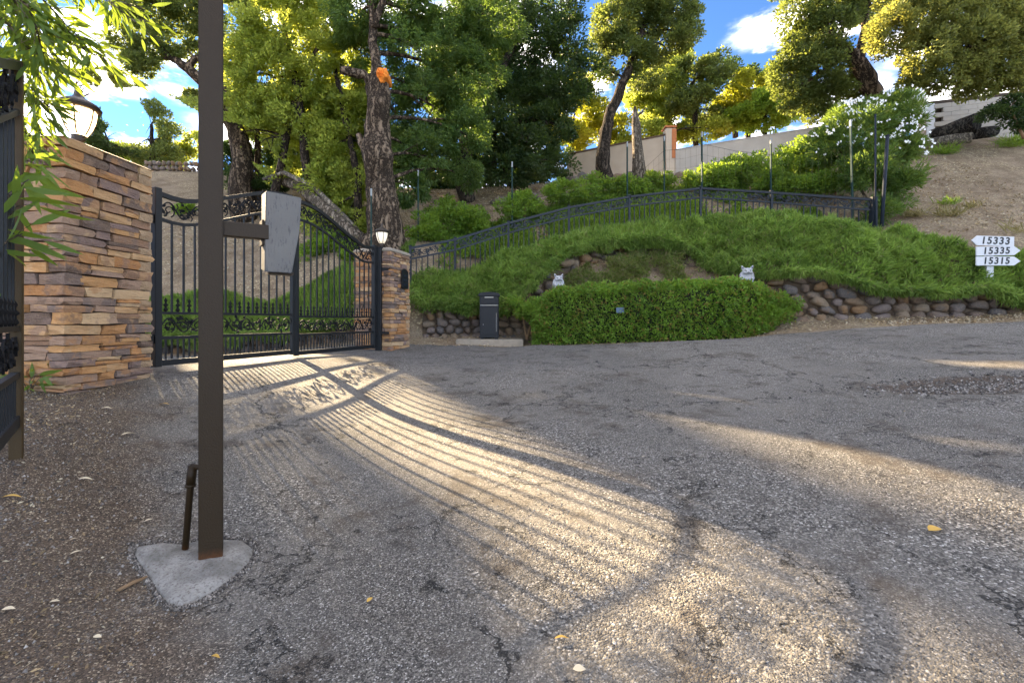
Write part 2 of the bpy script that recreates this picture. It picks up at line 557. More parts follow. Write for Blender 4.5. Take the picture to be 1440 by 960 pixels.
def mat_asphalt():
    m, t, b = new_mat('asphalt')
    pos = t.add('ShaderNodeNewGeometry').outputs['Position']
    x, y, z = t.sep(pos)
    wob = t.noise(pos, 1.6, 4, out='Color')
    wpos = t.vmath('ADD', pos, t.vmath('SCALE', t.vmath('SUBTRACT', wob, (.5, .5, .5)), scale=.55))
    big = t.noise(pos, .55, 5, .6)
    med = t.noise(wpos, 2.3, 5, .65)
    coarse_mask = t.smooth(t.noise(wpos, .42, 3), .46, .56)          # areas where the surface has ravelled to coarse stone
    c1 = t.voro(pos, 185, out='Color'); d1 = t.voro(pos, 185)
    c2 = t.voro(pos, 122, out='Color'); d2 = t.voro(pos, 122)
    v1 = t.sep(c1)[0]; v2 = t.sep(c2)[0]
    chips = [(0, (.030, .027, .024)), (.25, (.055, .050, .045)), (.50, (.110, .100, .088)), (.72, (.17, .155, .135)), (.92, (.26, .24, .21)), (.98, (.46, .43, .39)), (1.0, (.58, .55, .51))]
    a1 = t.ramp(v1, chips)
    a2 = t.ramp(v2, [(p, tuple(min(.8, q * 1.25) for q in c)) for p, c in chips])
    base = t.mix(coarse_mask, a1, a2)
    base = t.mix(t.math('MULTIPLY', t.smooth(big, .40, .60), .8), base, t.mix(.45, base, (.21, .19, .165)))   # dusty, worn lanes
    base = t.mix(t.math('MULTIPLY', t.smooth(med, .52, .68), .65), base, (.060, .044, .031))                     # brown stains
    base = t.mix(t.math('MULTIPLY', t.smooth(t.noise(wpos, 5.5, 5, .7), .58, .75), .5), base, (.02, .018, .017))
    # smoother newer strip in front of the gate
    e = t.math('ADD', t.math('ADD', t.math('MULTIPLY', x, .35), y), t.math('MULTIPLY', t.sep(wob)[1], 1.2))
    newer = t.math('MULTIPLY', t.smooth(e, 7.2, 7.35), t.math('SUBTRACT', 1.0, t.smooth(x, 1.6, 1.9)))
    base = t.mix(t.math('MULTIPLY', newer, .5), base, t.mix(.5, (.10, .10, .105), base))
    # cracks
    def crack(scale, width, thr, dist):
        wp = t.vmath('ADD', pos, t.vmath('SCALE', t.vmath('SUBTRACT', t.noise(pos, 2.2 * scale, 6, .7, out='Color'), (.5, .5, .5)), scale=dist))
        dd = t.voro(wp, scale, 'DISTANCE_TO_EDGE')
        ln = t.math('SUBTRACT', 1.0, t.smooth(dd, width * .3, width))
        return t.math('MULTIPLY', ln, t.smooth(t.noise(pos, scale * .9, 2), thr, thr + .06))
    k1 = crack(.62, .008, .47, 1.0)
    k2 = crack(1.7, .014, .53, .6)
    k3 = crack(5.5, .05, .60, .2)
    kk = t.math('MAXIMUM', k1, t.math('MAXIMUM', k2, k3))
    base = t.mix(t.math('MULTIPLY', kk, .85), base, (.012, .011, .010))
    # worn hollow, bare earth in it
    hx = t.math('DIVIDE', t.math('SUBTRACT', x, 4.75), 1.15); hy = t.math('DIVIDE', t.math('SUBTRACT', y, 4.55), .36)
    hr = t.math('ADD', t.math('ADD', t.math('MULTIPLY', hx, hx), t.math('MULTIPLY', hy, hy)), t.math('MULTIPLY', t.math('SUBTRACT', t.noise(pos, 7, 5, .7), .5), 1.6))
    hole = t.math('SUBTRACT', 1.0, t.smooth(hr, .75, .95))
    base = t.mix(hole, base, t.mix(v2, (.03, .022, .016), (.15, .11, .08)))
    # soil washed over the left edge
    s = t.math('ADD', t.math('ADD', x, t.math('MULTIPLY', t.math('SUBTRACT', y, 1.5), .86)), 0.90)
    s = t.math('ADD', s, t.math('MULTIPLY', t.math('SUBTRACT', t.noise(pos, 1.7, 5, .65), .5), 1.7))
    soil = t.math('MULTIPLY', t.math('SUBTRACT', 1.0, t.smooth(s, -.55, .25)), t.math('SUBTRACT', 1.0, t.smooth(y, 4.6, 5.4)))
    gr = t.ramp(v1, [(0, (.030, .019, .011)), (.5, (.085, .055, .033)), (.85, (.15, .10, .062)), (.95, (.32, .24, .15)), (1, (.50, .42, .30))])
    base = t.mix(t.math('MULTIPLY', soil, .85), base, gr)
    t.put(b.inputs['Base Color'], base)
    b.inputs['Roughness'].default_value = 0.8
    b.inputs['Specular IOR Level'].default_value = 0.3
    hgt = t.math('MULTIPLY', t.math('SUBTRACT', 1.0, d1), .0045)
    hgt2 = t.math('MULTIPLY', t.math('SUBTRACT', 1.0, d2), .010)
    hh = t.add('ShaderNodeMix', data_type='FLOAT'); t.put(hh.inputs[0], coarse_mask); t.put(hh.inputs[2], hgt); t.put(hh.inputs[3], hgt2)
    hsum = t.math('ADD', hh.outputs[0], t.math('MULTIPLY', v1, .003))
    hsum = t.math('ADD', hsum, t.math('MULTIPLY', t.noise(pos, 22, 5, .7), .016))
    hsum = t.math('ADD', hsum, t.math('MULTIPLY', t.noise(pos, 3, 3, .6), .02))
    hsum = t.math('SUBTRACT', hsum, t.math('MULTIPLY', kk, .012))
    t.put(b.inputs['Normal'], t.bump(hsum, 1.0, .9))
    return m

def mat_soil(name, a, b_, litter, amt=.5):
    m, t, b = new_mat(name)
    pos = t.add('ShaderNodeNewGeometry').outputs['Position']
    n = t.noise(pos, 2.0, 6, .65)
    c = t.mix(t.smooth(n, .35, .65), a, b_)
    v = t.voro(pos, 26, out='Color'); vv = t.sep(v)[0]
    mask = t.smooth(t.noise(pos, .8, 4, .6), .42, .58)
    k = t.math('MULTIPLY', t.math('GREATER_THAN', vv, 1 - amt), mask)
    c = t.mix(k, c, t.mix(t.sep(v)[1], litter, tuple(x * .35 for x in litter)))
    v2 = t.sep(t.voro(pos, 90, out='Color'))[0]
    c = t.mix(t.math('MULTIPLY', t.math('GREATER_THAN', v2, .8), .5), c, (.03, .022, .016))
    t.put(b.inputs['Base Color'], c)
    b.inputs['Roughness'].default_value = 0.95
    b.inputs['Specular IOR Level'].default_value = 0.1
    h = t.math('ADD', t.math('MULTIPLY', vv, .02), t.math('MULTIPLY', t.noise(pos, 14, 6, .7), .08))
    t.put(b.inputs['Normal'], t.bump(h, 1.0, .8))
    return m

def mat_concrete():
    m, t, b = new_mat('concrete')
    pos = t.add('ShaderNodeNewGeometry').outputs['Position']
    n = t.noise(pos, 7, 6, .7)
    sp = t.noise(pos, 90, 4, .7)
    c = t.mix(t.smooth(n, .3, .7), (.15, .14, .125), (.33, .315, .29))
    c = t.mix(t.math('MULTIPLY', t.smooth(sp, .50, .66), .8), c, (.10, .085, .07))
    t.put(b.inputs['Base Color'], c)
    b.inputs['Roughness'].default_value = .9
    t.put(b.inputs['Normal'], t.bump(t.math('ADD', n, t.math('MULTIPLY', sp, .35)), .02))
    return m

def mat_rust_paint(name, col, rust=(.085, .032, .010), z0=0.0, z1=0.06):
    """brown paint that rusts towards the foot"""
    m, t, b = new_mat(name)
    pos = t.add('ShaderNodeNewGeometry').outputs['Position']
    z = t.sep(pos)[2]
    n = t.noise(pos, 25, 5, .7)
    c = t.mix(t.noise(pos, 90, 4, .7), tuple(x * .8 for x in col), tuple(x * 1.25 for x in col))
    k = t.math('SUBTRACT', 1.0, t.smooth(t.math('SUBTRACT', z, t.math('MULTIPLY', n, .08)), z0, z1))
    c = t.mix(k, c, rust)
    t.put(b.inputs['Base Color'], c)
    b.inputs['Roughness'].default_value = .5
    b.inputs['Specular IOR Level'].default_value = .25
    t.put(b.inputs['Normal'], t.bump(t.noise(pos, 140, 3), .0015))
    return m

def mat_weathered_steel():
    """dusty grey call-box face with dark dribbles"""
    m, t, b = new_mat('weathered_metal')
    pos = t.add('ShaderNodeNewGeometry').outputs['Position']
    n = t.noise(pos, 8, 5, .6)
    st = t.noise(t.vmath('MULTIPLY', pos, (70, 70, 16)), 1.0, 6, .75)
    c = t.mix(n, (.075, .068, .060), (.13, .12, .106))
    c = t.mix(t.math('MULTIPLY', t.smooth(st, .54, .64), .8), c, (.03, .03, .03))
    t.put(b.inputs['Base Color'], c)
    b.inputs['Roughness'].default_value = .5
    b.inputs['Metallic'].default_value = .0
    t.put(b.inputs['Normal'], t.bump(st, .002))
    return m

M = {}
M['asphalt'] = mat_asphalt()
M['soil'] = mat_soil('soil', (.20, .145, .095), (.31, .24, .165), (.50, .40, .25), .35)
M['ledger'] = mat_stone('ledger_stone', [(.42, .20, .075), (.46, .27, .13), (.13, .085, .065), (.50, .33, .18), (.25, .14, .085), (.38, .17, .06), (.17, .12, .10), (.48, .25, .10), (.30, .19, .13), (.20, .13, .11)], 14, .014)
M['boulder'] = mat_stone('boulder', [(.12, .085, .065), (.16, .105, .065), (.11, .09, .08), (.14, .11, .10), (.17, .095, .045), (.085, .078, .078), (.17, .125, .085)], 9, .02, stain=.25)
M['mortar'] = mat_simple('mortar', (.06, .042, .03), .95, bump=.02)
M['wallsoil'] = mat_simple('packed_earth', (.10, .07, .045), .95, bump=.03, var=.4)
M['iron'] = mat_simple('black_iron', (.006, .0075, .009), .5, 0.0, .3, 20, .0008, 200, .3)
M['scroll'] = mat_simple('cast_iron', (.012, .012, .013), .75, 0.0, .4, 30, .002, 150, .12)
M['fence_iron'] = mat_simple('painted_fence_iron', (.010, .014, .020), .55, 0.0, .3, 10, spec=.3)
M['brown'] = mat_rust_paint('brown_painted_steel', (.026, .015, .0055), z0=-.005, z1=.055)
M['gatepost'] = mat_rust_paint('bronze_painted_steel', (.048, .029, .010), z0=-9, z1=-8)
M['dusty'] = mat_weathered_steel()
M['concrete'] = mat_concrete()
M['slab'] = mat_simple('worn_slab', (.30, .25, .19), .9, 0, .35, 9, .01)
M['mailbox'] = mat_simple('satin_black_paint', (.010, .011, .013), .5, 0, .25, 20, spec=.3)
M['mailtrim'] = mat_simple('pale_trim', (.45, .42, .36), .5)
M['stucco'] = mat_simple('cream_stucco', (.46, .36, .27), .95, 0, .16, 2.5, .01, 60)
M['stucco2'] = mat_simple('grey_stucco', (.36, .31, .26), .95, 0, .2, 2.5, .01, 60)
M['cap'] = mat_simple('brown_wall_cap', (.10, .055, .03), .8)
M['orange'] = mat_simple('terracotta_paint', (.42, .13, .04), .8)
M['block'] = mat_simple('pale_block', (.42, .38, .33), .9, 0, .2, 3)
M['logend'] = mat_bark('charred_log', (.022, .019, .017), (.11, .095, .08))
M['logpale'] = mat_bark('bleached_log', (.10, .085, .07), (.33, .28, .22))
M['bark'] = mat_bark('oak_bark', (.035, .025, .018), (.22, .16, .11), .8, .07)
M['barkdark'] = mat_bark('dark_bark', (.018, .014, .011), (.10, .075, .055), 1.2)
M['barkpale'] = mat_bark('pale_bark', (.07, .055, .04), (.27, .22, .17), 1.2)
M['cut'] = mat_simple('fresh_orange_wood', (.85, .22, .02), .8, 0, .35, 30, .03, 40)
M['oak'] = mat_leaf('oak_leaf', (.028, .050, .015), (.105, .145, .042), (.32, .38, .07), .42)
M['oakgold'] = mat_leaf('sunlit_oak_leaf', (.05, .085, .016), (.17, .23, .040), (.64, .70, .12), .58)  # sunlit yellow green put into the leaf colour
M['oakgold2'] = mat_leaf('warm_oak_leaf', (.05, .075, .018), (.20, .22, .065), (.50, .50, .11), .45)  # backlit gold of the crown put into the leaf colour
M['oakdark'] = mat_leaf('live_oak_leaf', (.012, .028, .010), (.040, .075, .022), (.12, .20, .03), .35)
M['pepper'] = mat_leaf('pepper_leaf', (.028, .062, .020), (.085, .150, .040), (.25, .38, .06), .42)
M['yellow'] = mat_leaf('yellow_leaf', (.09, .11, .012), (.24, .24, .025), (.58, .58, .05), .5)
M['bush'] = mat_leaf('bush_leaf', (.045, .10, .016), (.17, .29, .04), (.42, .58, .06), .42)
M['cover'] = mat_leaf('rosemary_leaf', (.036, .090, .016), (.30, .42, .085), (.30, .48, .07), .35, (.20, .14, .08), .05)
M['weedcover'] = mat_leaf('thin_cover_leaf', (.05, .09, .02), (.16, .20, .05), (.30, .42, .07), .35, (.24, .17, .10), .32)
M['hedge'] = mat_leaf('hedge_leaf', (.035, .10, .012), (.20, .35, .045), (.32, .50, .05), .38, (.26, .12, .05), .10)
M['oleander'] = mat_leaf('oleander_leaf', (.035, .085, .022), (.105, .19, .045), (.30, .42, .06), .4)
M['bamboo'] = mat_leaf('long_leaf', (.03, .08, .014), (.11, .20, .035), (.30, .40, .04), .35)
M['petal'] = mat_simple('white_petal', (.8, .8, .78), .6)
M['dryleaf'] = mat_simple('dry_leaf', (.50, .30, .06), .7, 0, .3)
M['paleleaf'] = mat_simple('pale_dry_leaf', (.62, .52, .36), .7, 0, .2)
M['twig'] = mat_simple('twig', (.20, .12, .06), .8)
M['cast'] = mat_simple('grey_cast_stone', (.36, .36, .37), .85, 0, .5, 45, .004, 60)
M['castdark'] = mat_simple('dark_cast_stone', (.10, .10, .11), .85)
M['signwhite'] = mat_simple('white_painted_board', (.55, .55, .56), .6, 0, .10, 25)
M['signblack'] = mat_simple('black_paint', (.015, .015, .015), .6)
M['tpost'] = mat_simple('green_steel_post', (.012, .034, .030), .7, spec=.2)
M['tpostblue'] = mat_simple('blue_grey_steel_post', (.014, .020, .03), .7, spec=.2)
M['tpostwhite'] = mat_simple('white_post_tip', (.22, .24, .24), .6)
M['wire'] = mat_simple('green_wire', (.015, .022, .02), .8, spec=.1)
M['bronze'] = mat_simple('bronze_lantern_metal', (.035, .024, .016), .45, .3, .3, 30)
def mat_glass(name, col, em, st):
    m, t, b = new_mat(name)
    t.put(b.inputs['Base Color'], (*col, 1)); b.inputs['Roughness'].default_value = .35
    t.put(b.inputs['Emission Color'], (*em, 1)); b.inputs['Emission Strength'].default_value = st
    return m
M['lit'] = mat_glass('lit_frosted_glass', (.8, .7, .5), (1.0, .72, .38), 1.1)  # warm emission set in the panes
M['dim'] = mat_glass('frosted_glass', (.75, .72, .62), (1.0, .85, .6), .05)  # faint glow put into the glass though this lantern is unlit
M['bluepaint'] = mat_simple('blue_marking_paint', (.02, .16, .35), .7)
M['paper'] = mat_simple('pale_blue_sticker', (.06, .10, .14), .6)

# ------------------------------------------------------------------ ground, road
def gz(x, y):
    h = H(x, y)
    return h
xs = axis(-160, 160, -10.5, 13, .14)
ys = axis(-120, 220, .2, 14.5, .10)
tag(link_mesh('ground', grid_mesh('ground', xs, ys, gz, M['soil']), None), kind='structure')

RX = [-40, -8, -5.4, -3.27, -2.2, -1, .6, 2.6, 5.3, 7.9, 9.6, 14, 30]
RY = [8, 9.4, 10.1, 10.2, 9.98, 9.95, 9.72, 9.1, 8.8, 8.25, 8.0, 7.5, 6.5]
def road_y(x): return np.interp(x, RX, RY) + .05 * np.sin(x * 5.1) + .03 * np.sin(x * 13.7 + 1)
# the road sheet: rows follow the ragged far edge
def road_mesh():
    xs = np.concatenate([axis(-40, 40, -9, 12, .13)])
    ts = np.linspace(0, 1, 130)
    X, T = np.meshgrid(xs, ts)
    far = road_y(X)
    near = -30.0
    Y = near + (far - near) * (1 - (1 - T) ** 3.0)
    Y = np.where(T > .35, Y, Y)
    Z = H(X, Y) + 0.012
    Z = np.where(T >= 1, Z - .02, Z)
    V = np.stack([X.ravel(), Y.ravel(), Z.ravel()], axis=1)
    nx, ny = len(xs), len(ts)
    i, j = np.meshgrid(np.arange(nx - 1), np.arange(ny - 1))
    a = (j * nx + i).ravel()
    return np_mesh('road', V, np.stack([a, a + 1, a + 1 + nx, a + nx], axis=1), M['asphalt'], True)
tag(link_mesh('road', road_mesh(), None), kind='structure')

# ------------------------------------------------------------------ stone pieces
def stone_variant(seed, p=4.0, amp=.10):
    bm = bmesh.new()
    bmesh.ops.create_cube(bm, size=2.0)
    bmesh.ops.subdivide_edges(bm, edges=bm.edges[:], cuts=1, use_grid_fill=True)
    for v in bm.verts:
        c = v.co
        nrm = (abs(c.x) ** (p * 1.6) + abs(c.y) ** p + abs(c.z) ** p) ** (1 / p)
        c = c.lerp(c / nrm, .38)
        off = Vector((mnoise.noise(c * 1.7 + Vector((seed * 9.1, 0, 0))), mnoise.noise(c * 1.7 + Vector((0, seed * 7.3, 4))), mnoise.noise(c * 1.7 + Vector((3, 0, seed * 5.7)))))
        v.co = c + Vector((off.x * amp, off.y * amp * 1.6, off.z * amp * 1.7))
    me = bpy.data.meshes.new('ledger_stone')
    bm.to_mesh(me); bm.free()
    me.update()
    return me
LEDGE = [stone_variant(i + 1, 6.0, .15) for i in range(10)]
for me in LEDGE: me.materials.append(M['ledger'])

def boulder_variant(seed):
    bm = bmesh.new()
    bmesh.ops.create_icosphere(bm, subdivisions=2, radius=1.0)
    for v in bm.verts:
        c = v.co.copy()
        q = Vector([math.copysign(abs(k) ** .72, k) for k in c])
        n = mnoise.noise(c * 1.3 + Vector((seed * 5.3, seed, 0)))
        n2 = mnoise.noise(c * 2.9 + Vector((seed * 2.3, 0, seed)))
        v.co = q * (.98 + .30 * n + .10 * n2)
    rb = random.Random(seed * 17)
    for _ in range(11):
        pn_ = Vector((rb.gauss(0, 1), rb.gauss(0, 1), rb.gauss(0, 1))).normalized(); pd = rb.uniform(.62, .90)
        for v in bm.verts:
            k_ = v.co.dot(pn_) - pd
            if k_ > 0: v.co -= pn_ * k_ * .88
    bmesh.ops.decimate if False else None
    me = bpy.data.meshes.new('boulder')
    bm.to_mesh(me); bm.free()
    me.polygons.foreach_set('use_smooth', [True] * len(me.polygons))
    me.update()
    me.materials.append(M['boulder'])
    return me
BOULD = [boulder_variant(i + 1) for i in range(8)]

def place_piece(name, me, c, u, n, size, parent, roll=0.0):
    """a piece whose local x runs along u, y along n; size = full extents; parent is an unrotated Empty"""
    o = bpy.data.objects.new(name, me)
    COL.objects.link(o)
    o.parent = parent
    ang = math.atan2(u[1], u[0])
    o.location = Vector(c) - parent.location
    o.rotation_euler = (0, roll, ang)
    o.scale = (size[0] / 2, size[1] / 2, size[2] / 2)
    return o

def ledge_pillar(root, corners, z0, z1, course_h, stone_len, visible):
    """corners: plan corners in order (counter-clockwise seen from above); visible: faces whose stones are single parts"""
    rr = random.Random(int(corners[0][1] * 100))
    core = MB()
    cen = sum((Vector((c[0], c[1], 0)) for c in corners), Vector()) / 4
    ins = [cen + (Vector((c[0], c[1], 0)) - cen) * .93 for c in corners]
    vs = [Vector((p.x, p.y, z0 - .15)) for p in ins] + [Vector((p.x, p.y, z1 - .03)) for p in ins]
    core.add(vs, [(3, 2, 1, 0), (4, 5, 6, 7), (0, 1, 5, 4), (1, 2, 6, 5), (2, 3, 7, 6), (3, 0, 4, 7)])
    core.build('mortar_core', M['mortar'], root)
    # courses, equal on all faces so that corner stones wrap round
    hs = []
    z = z0 - .04
    while z < z1 - course_h * .7:
        h = course_h * rr.uniform(.72, 1.35)
        hs.append((z, h)); z += h
    s = (z1 - hs[0][0]) / (z - hs[0][0])
    hs = [(hs[0][0] + (a - hs[0][0]) * s, h * s) for a, h in hs]
    back = MB()
    for fi in range(4):
        a = Vector((*corners[fi], 0)); b = Vector((*corners[(fi + 1) % 4], 0))
        u = (b - a).normalized(); L = (b - a).length
        n = Vector((u.y, -u.x, 0))
        for k, (z, h) in enumerate(hs):
            T = .15
            wraps = (k + fi) % 2 == 0
            x0 = -0.012 if wraps else T * .9
            x1 = L + 0.012 if (k + fi + 1) % 2 == 1 else L - T * .9
            x = x0
            while x < x1 - 1e-3:
                l = stone_len * rr.uniform(.55, 1.6)
                if x1 - (x + l) < stone_len * .45: l = x1 - x
                rows = [(0, 1)] if (rr.random() > .22 or x <= x0 + 1e-6) else [(0, .5), (.5, 1)]
                for (r0, r1) in rows:
                    hh = h * (r1 - r0)
                    proud = rr.uniform(-.012, .020)
                    c = a + u * (x + l / 2) + n * (proud - T / 2) + Vector((0, 0, z + h * r0 + hh / 2 + rr.uniform(-.004, .004)))
                    sz = (l * .985, T * 1.1, hh * .95)
                    if fi in visible:
                        place_piece('ledger_stone', LEDGE[rr.randrange(10)], c, u, n, sz, root, rr.uniform(-.035, .035) * min(1, .2 / l))
                    else:
                        m = Matrix.Rotation(math.atan2(u.y, u.x), 3, 'Z')
                        me = LEDGE[rr.randrange(10)]
                        vs = [m @ Vector((v.co.x * sz[0] / 2, v.co.y * sz[1] / 2, v.co.z * sz[2] / 2)) + c for v in me.vertices]
                        back.add(vs, [tuple(p.vertices) for p in me.polygons])
                x += l
    if back.v:
        tag(back.build('back_stones', M['ledger_back'], root), kind='stuff')
    return hs

M['ledger_back'] = mat_simple('ledger_back', (.36, .24, .14), .9, 0, .4, 6, .02)

# near pillar on the left
A = Vector((-3.89, 3.95)); B = Vector((-3.85, 4.85)); Lf = Vector((-1, .045)).normalized() * .95
ZP = 2.79
pil1 = empty('stone_pillar', (-4.3, 4.4, .5), 'tall tan ledger stone pillar nearest the camera, lantern on top, at left gate hinge', 'stone pillar', 'ledger stone gate pillars')
ledge_pillar(pil1, [(A.x + Lf.x, A.y + Lf.y), (A.x, A.y), (B.x, B.y), (B.x + Lf.x, B.y + Lf.y)], .44, ZP, .088, .27, (0, 1))
# flat cap of irregular slabs
cap = MB(); cap.add([Vector((A.x + .02 , A.y - .02, ZP)), Vector((B.x + .02, B.y + .02, ZP)), Vector((B.x + Lf.x, B.y + .02, ZP)), Vector((A.x + Lf.x, A.y - .02, ZP)),
                     Vector((A.x - .03, A.y + .03, ZP + .025)), Vector((B.x - .03, B.y - .03, ZP + .025)), Vector((B.x + Lf.x, B.y - .03, ZP + .025)), Vector((A.x + Lf.x, A.y + .03, ZP + .025))],
                    [(3, 2, 1, 0), (4, 5, 6, 7), (0, 1, 5, 4), (1, 2, 6, 5), (2, 3, 7, 6), (3, 0, 4, 7)])
cap.build('cap', M['ledger_back'], pil1)
# far pillar right of the gate
C0 = Vector((-2.38, 8.9)); U1 = Vector((.25, .97)).normalized(); U2 = Vector((-.97, .25)).normalized()
C1 = C0 + U1 * .80; C2 = C1 + U2 * .80; C3 = C0 + U2 * .80
pil2 = empty('stone_pillar', ((C0.x + C2.x) / 2, (C0.y + C2.y) / 2, .6), 'smaller tan ledger stone pillar right of the gate with black arched plaque', 'stone pillar', 'ledger stone gate pillars')
ZQ = 2.60
ledge_pillar(pil2, [tuple(C3), tuple(C0), tuple(C1), tuple(C2)], .60, ZQ - .05, .068, .25, (0, 1))
capm = MB()
co = (C0 + C2) / 2
def capring(s, z): return [Vector((co.x + (c.x - co.x) * s, co.y + (c.y - co.y) * s, z)) for c in (C3, C0, C1, C2)]
capm.add(capring(1.05, ZQ - .05) + capring(1.05, ZQ) + capring(.9, ZQ + .03), [(3, 2, 1, 0), (0, 1, 5, 4), (1, 2, 6, 5), (2, 3, 7, 6), (3, 0, 4, 7), (4, 5, 9, 8), (5, 6, 10, 9), (6, 7, 11, 10), (7, 4, 8, 11), (8, 9, 10, 11)])
capm.build('cap', M['slabcap'] if 'slabcap' in M else M['slab'], pil2, bevel=.008)

# plaque on the right face of the far pillar
pc = C0 + U1 * .50
pn = Vector((U1.y, -U1.x, 0))
def frame_m(c, u, n):
    """4x4: x along u, y along -n (into the wall), z up"""
    return Matrix(((u[0], -n[0], 0, c[0]), (u[1], -n[1], 0, c[1]), (0, 0, 1, c[2]), (0, 0, 0, 1)))
plq = empty('address_plaque', (pc.x, pc.y, 2.05), 'black arched plaque fixed to the side of the far stone pillar', 'plaque')
arch = [(-.14, -.20), (.14, -.20), (.14, .10)] + [(.14 * math.cos(a), .10 + .10 * math.sin(a)) for a in np.linspace(.3, math.pi - .3, 7)] + [(-.14, .10)]
MB().prism(arch, .012, frame_m(Vector((pc.x, pc.y, 2.05)) + pn * .05, (U1.x, U1.y), pn)).build('plate', M['iron'], plq, bevel=.004)
rim = MB()
for z in (-.12, -.03, .06):
    rim.box(Vector((pc.x, pc.y, 2.05 + z)) + pn * .066, (.18, .006, .028), Matrix.Rotation(math.atan2(U1.y, U1.x), 3, 'Z'))
rim.build('raised_line', M['mailtrim_dark'] if 'mailtrim_dark' in M else M['tpostblue'], plq)

# ------------------------------------------------------------------ boulder walls
def boulder_wall(name, label, x0, x1, size, group=None, maxrows=9, seed=3):
    rr = random.Random(seed)
    root = empty(name, ((x0 + x1) / 2, float(wall_y((x0 + x1) / 2)), Hs((x0 + x1) / 2, float(wall_y((x0 + x1) / 2)) - .3)), label, 'stone wall', group)
    # earth face behind the stones
    bk = MB(); n = int((x1 - x0) / .25)
    for i in range(n):
        xa = x0 + (x1 - x0) * i / n; xb = x0 + (x1 - x0) * (i + 1) / n
        q = []
        for xx in (xa, xb):
            yy = float(wall_y(xx)); zb = Hs(xx, yy - .3) - .1; zt = Hs(xx, yy + .35)
            q += [Vector((xx, yy + .02, zb)), Vector((xx, yy + .12, zt - .03)), Vector((xx, yy + .5, zt - .06)), Vector((xx, yy + .5, zb))]
        bk.add(q, [(0, 4, 5, 1), (1, 5, 6, 2), (2, 6, 7, 3), (3, 7, 4, 0)] + ([(0, 1, 2, 3)] if i == 0 else []) + ([(7, 6, 5, 4)] if i == n - 1 else []))
    bk.build('packed_earth', M['wallsoil'], root)
    row = 0
    level = {}
    while row < maxrows:
        x = x0 + (.5 * size if row % 2 else 0) * rr.uniform(.5, 1)
        any_ = False
        while x < x1:
            l = size * rr.uniform(.75, 1.45)
            h = size * rr.uniform(.62, .85)
            xc = x + l / 2
            yy = float(wall_y(xc)); zb = Hs(xc, yy - .35); zt = Hs(xc, yy + .35)
            zc = zb + size * .25 + row * size * .66 + rr.uniform(-.02, .02)
            if zc < zt + .02 and xc < x1:
                dy = (float(wall_y(xc + .2)) - float(wall_y(xc - .2))) / .4
                u = Vector((1, dy, 0)).normalized(); nn = Vector((u.y, -u.x, 0))
                lean = .05 + .10 * (zc - zb) / max(.3, zt - zb)
                c = Vector((xc, yy + lean * .6, zc)) + nn * rr.uniform(-.02, .05)
                place_piece('boulder', BOULD[rr.randrange(8)], c, u, nn, (l * 1.06, size * .95, h * 1.12), root, rr.uniform(-.25, .25))
                any_ = True
            x += l
        if not any_: break
        row += 1
    return root
boulder_wall('boulder_wall', 'low wall of rounded brown boulders under the ground cover right of the pillar, behind the black parcel box', -2.15, .75, .25, 'dry boulder walls', seed=4)
boulder_wall('boulder_wall', 'curved stepped boulder wall behind the clipped hedge, under the two cat statues', .75, 5.6, .30, 'dry boulder walls', seed=5)
boulder_wall('boulder_wall', 'long low wall of purple brown boulders along the road below the arrow signs', 5.6, 11.5, .27, 'dry boulder walls', seed=9)
boulder_wall('boulder_wall', 'tan boulder wall seen through the lower pickets of the gate', -9.0, -3.1, .28, 'dry boulder walls', seed=12)
# ------------------------------------------------------------------ leafy ground cover
def G(px, py):
    """the spot on the terrain seen at a photo pixel (for laying small things on the ground)"""
    d = 3.0
    for _ in range(60):
        x = (px - 720) / F * d
        z = Hs(x, d)
        nd = (EYE - z) * F / max(py - HOR, 1)
        d += (nd - d) * .5
    x = (px - 720) / F * d
    return Vector((x, d, Hs(x, d)))

def terrain_normal(x, y, e=.12):
    gx = (H(x + e, y) - H(x - e, y)) / (2 * e)
    gy = (H(x, y + e) - H(x, y - e)) / (2 * e)
    n = np.stack([-gx, -gy, np.ones_like(gx)], axis=1)
    return unit(n), np.sqrt(1 + gx * gx + gy * gy)

def sample_region(n, x0, x1, ylo, yhi):
    k = int(n * 2.2)
    x = RN.uniform(x0, x1, k)
    lo = ylo(x); hi = yhi(x)
    w = np.maximum(hi - lo, 0)
    y = lo + RN.uniform(0, 1, k) * w
    nrm, s = terrain_normal(x, y)
    keep = RN.uniform(0, 1, k) < (w / max(w.max(), 1e-6)) * np.minimum(s, 2.0) / 2.0
    x, y, nrm = x[keep][:n], y[keep][:n], nrm[keep][:n]
    return x, y, nrm

def vnoise(x, y, sc, seed=0):
    """cheap smooth value noise, vectorised"""
    rs = np.random.default_rng(seed)
    tab = rs.uniform(0, 1, (64, 64))
    u = x / sc; v = y / sc
    i = np.floor(u).astype(int); j = np.floor(v).astype(int)
    fu = u - i; fv = v - j
    fu = fu * fu * (3 - 2 * fu); fv = fv * fv * (3 - 2 * fv)
    g = lambda a, b: tab[a % 64, b % 64]
    return (g(i, j) * (1 - fu) + g(i + 1, j) * fu) * (1 - fv) + (g(i, j + 1) * (1 - fu) + g(i + 1, j + 1) * fu) * fv

def sprigs(pos, dirs, blades, length, width, spread=.55):
    n = len(pos)
    P_ = np.repeat(pos, blades, axis=0)
    D = unit(np.repeat(dirs, blades, axis=0) + RN.normal(size=(n * blades, 3)) * spread)
    L = np.repeat(np.broadcast_to(length, (n,)), blades) * RN.uniform(.6, 1.25, n * blades)
    return leaf_quads(P_, D, L, width)

